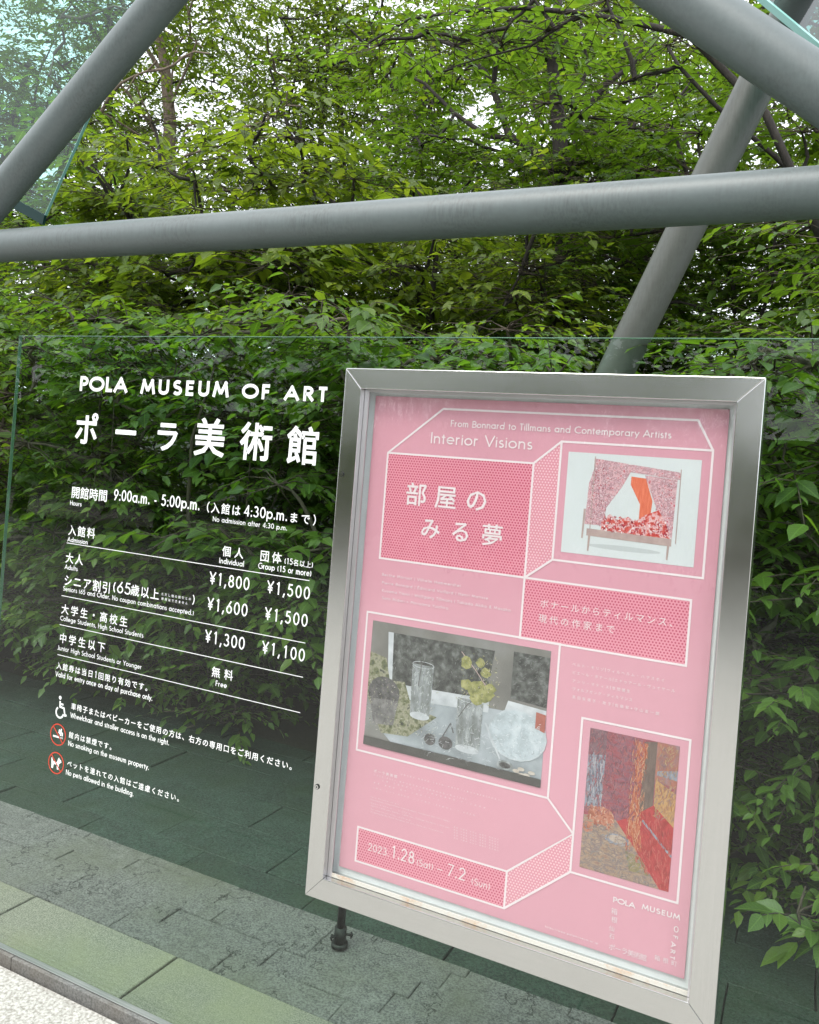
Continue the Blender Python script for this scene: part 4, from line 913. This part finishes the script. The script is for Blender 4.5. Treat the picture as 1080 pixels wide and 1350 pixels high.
def tubes_fast(polys, r0, r1, sides=4):
    """many thin tubes at once: polys (n,m,3)"""
    n, m, _ = polys.shape; T = np.gradient(polys, axis=1); T /= np.linalg.norm(T, axis=2, keepdims=True)+1e-9
    ref = np.array([.21, .33, .92]); A_ = np.cross(T, ref); A_ /= np.linalg.norm(A_, axis=2, keepdims=True)+1e-9; B_ = np.cross(T, A_)
    r0 = np.broadcast_to(np.asarray(r0, float), (n,)); r1 = np.broadcast_to(np.asarray(r1, float), (n,))
    R = r0[:, None]+(r1-r0)[:, None]*np.linspace(0, 1, m)[None]
    an = np.arange(sides)*2*np.pi/sides
    V = polys[:, :, None, :]+R[:, :, None, None]*(np.cos(an)[None, None, :, None]*A_[:, :, None, :]+np.sin(an)[None, None, :, None]*B_[:, :, None, :])
    i = np.arange(m-1)[:, None]; k = np.arange(sides)[None]; k2 = (k+1) % sides
    f = np.stack([i*sides+k, i*sides+k2, (i+1)*sides+k2, (i+1)*sides+k], -1).reshape(-1, 4)
    F = (f[None]+(np.arange(n)*m*sides)[:, None, None]).reshape(-1, 4)
    return V.reshape(-1, 3), F
def curve(a, b, m=7, sag=.0, wob=.05):
    a = np.asarray(a, float); b = np.asarray(b, float); t = np.linspace(0, 1, m)[:, None]; L = np.linalg.norm(b-a)
    w_ = np.outer(np.sin(t[:, 0]*np.pi), RNG.normal(0, wob*L*1.6, 3))+np.outer(np.sin(t[:, 0]*2*np.pi), RNG.normal(0, wob*L, 3))+RNG.normal(0, wob*L*.25, (m, 3)); w_[0] = 0; w_[-1] = 0
    P = a+(b-a)*t+w_*.5; P[:, 2] += sag*L*np.sin(t[:, 0]*np.pi)
    return P
def tree(name, label, cat, base, trunk_top, r, limbs, clusters, cl_r, twig, nl, size, kind, leafmat, barkmat, group, droop=.35, tip=.18, single=0, flatn=.35, lean=None, trunk_pts=None, per=14, extra=()):
    """base, trunk_top: points; clusters: (n,3) centres of leafy layers; each cluster carries per twigs"""
    t = thing(name, label, cat, tuple(base), group)
    base = np.asarray(base, float); top = np.asarray(trunk_top, float)
    tr = trunk_pts if trunk_pts is not None else curve(base-np.array([0, 0, .15]), top, 9, 0, .035)
    mb = MB(); mb.tube([Vector(p) for p in tr], list(np.linspace(r*1.15, r*.35, len(tr))), 10); mb.build('trunk', barkmat, t, True)
    clusters = np.concatenate([clusters, tr[-1:], tr[-2:-1]])
    # limbs: to each cluster from the nearest lower trunk point
    polys = []; rads = []
    lim = []
    for c in clusters:
        tt = np.clip((c[2]-base[2])/(top[2]-base[2]+1e-6)-RNG.uniform(.12, .35), .12, .95); k = tt*(len(tr)-1); i = int(k)
        s0 = tr[i]+(tr[min(i+1, len(tr)-1)]-tr[i])*(k-i)
        lim.append((s0, c))
    for pts_, r_ in extra:
        mb = MB(); mb.tube([Vector(p) for p in pts_], list(np.linspace(r_, r_*.3, len(pts_))), 8); mb.build('limb', barkmat, t, True)
    # merge: some limbs start from the middle of an earlier limb
    made = []
    for s0, c in sorted(lim, key=lambda q: np.linalg.norm(q[1]-q[0])):
        best = None
        for p in made:
            m_ = p[len(p)//2+1]
            dd = np.linalg.norm(m_-c)
            if dd < np.linalg.norm(s0-c)*.7 and (best is None or dd < best[0]) and m_[2] < c[2]+.3: best = (dd, m_)
        st = best[1] if best else s0
        p = curve(st, c, 6, .06, .07); made.append(p); polys.append(p); rads.append(max(.006, min(r*.45, .012+.011*np.linalg.norm(c-st))))
    C = []; Dd = []
    for c in clusters:
        rr = cl_r*RNG.uniform(.7, 1.25); n = per
        an = RNG.uniform(0, 2*np.pi, n); q = np.sqrt(RNG.random(n))*rr*.7
        off = np.stack([np.cos(an)*q, np.sin(an)*q, RNG.normal(0, flatn*rr*.5, n)], 1)
        C.append(c+off); d = np.stack([np.cos(an), np.sin(an), RNG.normal(.05, .25, n)], 1); Dd.append(d)
    C = np.concatenate(C); Dd = np.concatenate(Dd)
    P, D, Nn, L, tw = sprays(C, Dd, twig, nl, size, droop=droop, tip=tip)
    cid = np.arange(len(P))//(nl*per); nc_ = len(clusters)
    L = L*RNG.uniform(.75, 1.3, nc_)[cid]*RNG.choice([.6, 1, 1, 1.15], len(P)); tone = .62*RNG.random(nc_)[cid]+.45*RNG.random(len(P))-.03
    # secondary branches from cluster centres to twig starts
    cc = np.repeat(clusters, per, axis=0); sec = np.stack([cc, (cc+C)/2+RNG.normal(0, .02, C.shape), C], 1)
    V1, F1 = tubes_fast(np.stack(polys), np.array(rads), np.array(rads)*.45, 6)
    ob = mesh_obj('limbs', V1, F1, barkmat, t, smooth=True)
    if name in ('shrub', 'sapling'):
        Vs, Fs = tubes_fast(np.concatenate([sec, tw]), np.concatenate([np.full(len(sec), .0045+twig*.008), np.full(len(tw), .0028+twig*.003)]), .0012, 3)
    else:
        q_ = [sec[:, ::2], tw[:, ::2]] if name == 'young_tree' else [tw[:, ::2]]
        q_ = np.concatenate(q_); Vs, Fs = tubes_fast(q_, .0045, .0015, 3)
    if name != 'plaza_tree': stuff(mesh_obj('twigs', Vs, Fs, M['twig'], t))
    keep = np.ones(len(P), bool)
    if single:
        px, py, z = project(P); score = L/z; score[(px < -10) | (px > 1090) | (py < 0) | (py > 1350) | (z < .3)] = 0
        score[(P[:, 1] > 6)] = 0
        idx = np.argsort(-score)[:single]; idx = idx[score[idx] > 0]
        single_leaves(kind, P[idx], D[idx], Nn[idx], L[idx], leafmat, t); keep[idx] = False
    leaf_mesh('foliage', 'ovate' if (kind == 'broad' and name != 'sapling') else kind, P[keep], D[keep], Nn[keep], L[keep], leafmat, t, tone[keep])
    return t
def box_pts(n, x0, x1, y0, y1, z0, z1): return np.stack([RNG.uniform(x0, x1, n), RNG.uniform(y0, y1, n), RNG.uniform(z0, z1, n)], 1)

# near shrubs, one behind the other, with large ovate leaves
SHR = 'leafy shrubs growing behind the glass panel'
def shrub(label, bx, by, x0, x1, y0, y1, z0, z1, n, size=.105, single=180, mat='leaf_near', per=13, hole=None):
    C = box_pts(n, x0, x1, y0, y1, z0, z1)
    # rounded front: lower clusters sit further back
    stems = []
    for q in range(4):
        ex = bx+RNG.uniform(-.7, .7); ey = by+RNG.uniform(-.6, .2); stems.append((curve((bx+RNG.uniform(-.25, .25), by+RNG.uniform(-.1, .1), GZ), (ex, ey, z1*RNG.uniform(.6, .9)), 8, 0, .05), RNG.uniform(.012, .028)))
    C[:, 1] += .25*np.clip(.9-C[:, 2], 0, 1)
    if hole is not None: C = C[~hole(C)]
    return tree('shrub', label, 'shrub', (bx, by, GZ+.05), (bx+.2, by+.1, z1*.8), .035, None, C, .34, .34, 7, size, 'broad', M[mat], M['stem'], SHR, single=single, per=per, extra=stems)
# bays along the court
shrub('dense shrub with pale ovate leaves at the left edge behind the lower pipe', -6.0, 3.4, -7.2, -5.0, 2.4, 4.2, .1, 2.5, 95)
shrub('broad leafy shrub seen through the left part of the glass around the museum name', -4.1, 3.0, -5.3, -3.3, 2.0, 3.8, .15, 2.5, 110)
shrub('low leafy shrub behind the price table on the glass', -2.8, 3.0, -3.7, -2.0, 2.2, 3.9, .3, 2.5, 105)
shrub('leafy shrub whose top shows just above the middle of the poster case', -1.2, 3.3, -2.2, -.6, 2.2, 4.0, .5, 2.3, 80)
shrub('shrub with drooping leaves and bare twigs right of the poster case', .15, 2.5, -.4, .75, 1.7, 3.0, .35, 1.95, 100, size=.088)
shrub('bushy shrub at the right edge between the slanting pipe and the frame', 1.3, 2.6, .6, 1.9, 1.6, 3.0, .15, 2.1, 100, size=.09)
for bx, x0, x1, lb in ((-6.3, -7.4, -5.3, 'low leafy plants at the left end of the dark court'), (-4.5, -5.3, -3.7, 'low leafy plants under the shrub left of the prices'), (-2.9, -3.7, -2.1, 'low leafy plants seen through the glass under the prices'), (.9, .2, 1.7, 'low leafy plants at the right edge beyond the sapling')):
    C = box_pts(46, x0, x1, 2.35 if bx < 0 else 2.0, 3.3, -.18, .45)
    tree('low_plant', lb, 'plant', (bx, 2.9, GZ+.03), (bx+.05, 2.9, .35), .012, None, C, .3, .26, 6, .085, 'broad', M['leaf_near'], M['stem'], 'low plants along the court', per=9)
# small sapling at bottom right
tree('sapling', 'small sapling with bright green leaves low at the bottom right corner', 'sapling', (1.02, 1.25, GZ), (1.0, 1.2, .32), .008, None,
     np.array([(.92, 1.15, .27), (1.02, 1.1, .22), (.99, 1.2, .36)]), .10, .12, 5, .085, 'broad', M['leaf_near'], M['twig'], None, single=60, per=4)

# mid layer: layered cherry and maple trees
YT = 'young trees with layered branches behind the pipes'
SKY = [(470, 172, 40, 30), (640, 150, 60, 50), (20, 30, 55, 45), (560, 25, 36, 22), (845, 60, 26, 20), (700, 195, 30, 22), (300, 60, 26, 20)]
def clear_sky(C, k=1.0):
    px, py, z = project(C); m = np.ones(len(C), bool)
    for (sx, sy, rx, ry) in SKY: m &= ((px-sx)/rx)**2+((py-sy)/ry)**2 > k
    return C[m]
def layered(label, bx, by, r, x0, x1, y0, y1, z0, z1, n, size, kind, mat, per=14, single=0, flatn=.18, cl=.6, tw=.42, nl=8, bark='bark', top=None, name='young_tree', sky=True, extra=(), addc=None, trunk_pts=None):
    C = box_pts(n, x0, x1, y0, y1, z0, z1); C[:, 2] = np.round(C[:, 2]/.38)*.38+RNG.normal(0, .06, n)
    if sky: C = clear_sky(C)
    if addc is not None: C = np.concatenate([C, addc])
    return tree(name, label, 'tree', (bx, by, .05), top or (bx+.3, by, z1*.92), r, None, C, cl, tw, nl, size, kind, M[mat], M[bark], YT, single=single, flatn=flatn, per=per, extra=extra, trunk_pts=trunk_pts)
def path(pp, Y): return [np.array(at(x, y, Y=Y+(.0 if len(q) < 3 else 0))) for q in [pp] for x, y in pp]
layered('cherry tree with yellow green leaves reaching over the long pipe at left', -4.6, 4.6, .06, -5.9, -3.0, 3.6, 5.4, 2.2, 4.3, 110, .135, 'broad', 'leaf_cherry', single=150)
layered('green cherry tree at the far left behind the bluish canopy pane', -7.5, 5.4, .07, -9.2, -5.6, 4.2, 6.4, 1.8, 4.8, 130, .11, 'broad', 'leaf_near', single=60)
layered('leafy tree filling the middle just under and over the long pipe', -2.6, 5.0, .06, -4.0, -1.0, 4.2, 6.2, 1.5, 3.7, 115, .115, 'broad', 'leaf_cherry', single=60)
layered('maple with flat layers of fine leaves behind the slanting pipe', .6, 6.0, .08, -1.6, 2.2, 4.6, 7.4, 1.7, 4.9, 210, .105, 'maple', 'leaf_maple', per=19, nl=9)
layered('dark maple with crooked dark trunk left of the slanting pipe', -1.9, 7.2, .11, -4.4, -.4, 6.0, 8.6, 2.0, 6.2, 190, .105, 'maple', 'leaf_maple', per=20, nl=8, name='maple_tree',
        trunk_pts=np.array(path([(750, 640), (748, 430), (742, 240), (737, 165), (728, 80), (740, -40)], 6.3)),
        extra=[(path([(742, 235), (700, 195), (672, 180), (655, 130), (640, 95), (600, 60), (540, 40)], 6.2), .055), (path([(738, 175), (770, 150), (800, 110), (835, 85), (860, 40)], 6.3), .045), (path([(676, 184), (640, 178), (600, 150), (560, 110), (520, 90)], 6.25), .035),
               (path([(742, 235), (760, 200), (755, 140), (775, 90), (765, 20)], 6.1), .035), (path([(650, 120), (655, 70), (640, 20), (650, -30)], 6.2), .03), (path([(728, 85), (700, 50), (690, 0)], 6.3), .03), (path([(600, 150), (580, 180), (540, 175), (500, 150)], 6.2), .02)])
layered('tree with low drooping twigs at the right edge under the long pipe', 2.1, 4.2, .05, .9, 2.8, 3.2, 5.2, 1.3, 3.3, 90, .10, 'broad', 'leaf_near', single=40, extra=[(path([(1090, 330), (1010, 150), (910, 47), (840, 30), (765, 17), (690, 10), (610, 15), (540, 25), (480, 60)], 4.2), .03), (path([(765, 17), (700, 60), (640, 75), (590, 90)], 4.2), .012)],
        addc=np.array([np.array(at(x, y, Y=4.2)) for x, y in ((720, 40), (660, 55), (600, 60), (700, -10), (560, 40), (800, 0), (500, 60), (880, 60), (820, 110))]))

# background wood
BG = 'trees of the wood in the background'
def far_tree(label, bx, by, r, hgt, rad, n, size, bark='bark', z0=.35, dens=14, kind='small', cl=1.0, mat='leaf_far'):
    an = RNG.uniform(0, 2*np.pi, n); q = np.sqrt(RNG.random(n))*rad; z = RNG.uniform(z0*hgt, hgt, n)
    C = clear_sky(np.stack([bx+np.cos(an)*q, by+np.sin(an)*q*.8, z], 1), 1.0)
    return tree('woodland_tree', label, 'tree', (bx, by, .3), (bx+RNG.uniform(-.5, .5), by, hgt*.92), r, None, C, cl*1.1, .6, 9, size, kind, M[mat], M[bark], BG, flatn=.16, per=dens)
far_tree('tall tree with a thick pale brown trunk at the upper left of the wood', -8.9, 8.2, .19, 9.5, 2.4, 50, .10, 'bark_pale', .62)
far_tree('leafy tree just right of the pale trunk in the wood', -8.4, 12.5, .13, 11.0, 2.4, 150, .14, 'bark', .42, dens=16)
far_tree('slim woodland tree behind the upper left pipe', -12.0, 9.5, .12, 10.5, 2.8, 230, .14, 'bark', .3)
far_tree('tree with small dark leaves left of the pale trunk', -14.5, 7.6, .12, 9.5, 2.8, 150, .11, 'bark', .12)
far_tree('round crowned tree in the middle of the wood', -6.0, 11.5, .15, 9.8, 3.0, 240, .13, 'bark', .08, dens=18)
far_tree('slender tree right of the middle of the wood', -1.8, 12.0, .14, 10.3, 3.2, 250, .13, 'bark', .06)
far_tree('bushy tree behind the slanting pipe', 2.2, 10.5, .14, 9.6, 2.8, 230, .125, 'bark', .06)
far_tree('shaded tree low in the gap behind the long pipe', -9.8, 14.0, .14, 11.5, 3.6, 240, .14, 'bark', .04)
far_tree('dark tree at the right end of the wood', 5.3, 11.0, .14, 9.5, 3.0, 130, .13, 'bark', .06)
far_tree('spreading tree far left in the wood', -17.5, 12.0, .16, 11.5, 3.6, 190, .14, 'bark', .05)
far_tree('tree behind the round crowned tree, farthest back in the middle', -4.5, 17.0, .16, 13.5, 4.6, 260, .20, 'bark', .03)

for i, (bx, by, lb) in enumerate(((-9.5, 7.5, 'bush under the trees at the far left of the wood'), (-6.5, 8.0, 'bush under the trees left of the middle of the wood'), (-3.6, 8.6, 'bush under the trees in the middle of the wood'), (-.8, 8.8, 'bush under the trees behind the poster case'), (2.0, 8.0, 'bush under the trees at the right of the wood'), (-12.6, 8.5, 'bush under the trees at the left end of the wood'))):
    C = box_pts(75, bx-1.9, bx+1.9, by-.8, by+1.2, .3, 2.9)
    tree('bush', lb, 'bush', (bx, by, .1), (bx+.2, by, 2.4), .04, None, C, .6, .45, 8, .12, 'small', M['leaf_far'], M['bark'], 'bushes under the trees of the wood', per=12)

# trees and a wall on the walking side (mirrored in glass and steel)
def back_tree(label, bx, by, hgt, rad):
    n = 60; an = RNG.uniform(0, 2*np.pi, n); q = np.sqrt(RNG.random(n))*rad
    C = np.stack([bx+np.cos(an)*q, by+np.sin(an)*q*.6, RNG.uniform(.7, hgt, n)], 1)
    tree('plaza_tree', label, 'tree', (bx, by, .06), (bx, by, hgt*.9), .12, None, C, 1.0, .6, 8, .27, 'small', M['leaf_far'], M['bark'], 'trees behind the photographer', per=14)
for bx, by, lb in ((-9.5, -9.5, 'second plaza tree from the far left end, behind the photographer'), (-6.6, -10.0, 'third plaza tree from the far left end, behind the photographer'), (-3.6, -9.8, 'plaza tree third from the right end of the row behind the photographer'), (-.6, -10.4, 'plaza tree second from the right end of the row behind the photographer'), (-12.5, -9.0, 'plaza tree at the far left end of the row behind the photographer'), (2.8, -10.2, 'plaza tree at the right end of the row behind the photographer')):
    back_tree(lb, bx, by, 6.4, 2.2)
mb = MB(); mb.box((-20, -13.5, .0), (9, -13.1, 2.4)); tag(mb.build('boundary_wall', M['concrete']), 'long beige concrete wall behind the plaza trees', 'wall')
print('TRIS', sum(sum(len(p.vertices)-2 for p in o.data.polygons) if len(o.data.polygons) < 20000 else len(o.data.polygons)*(len(o.data.polygons[0].vertices)-2) for o in sc.objects if o.type == 'MESH'))
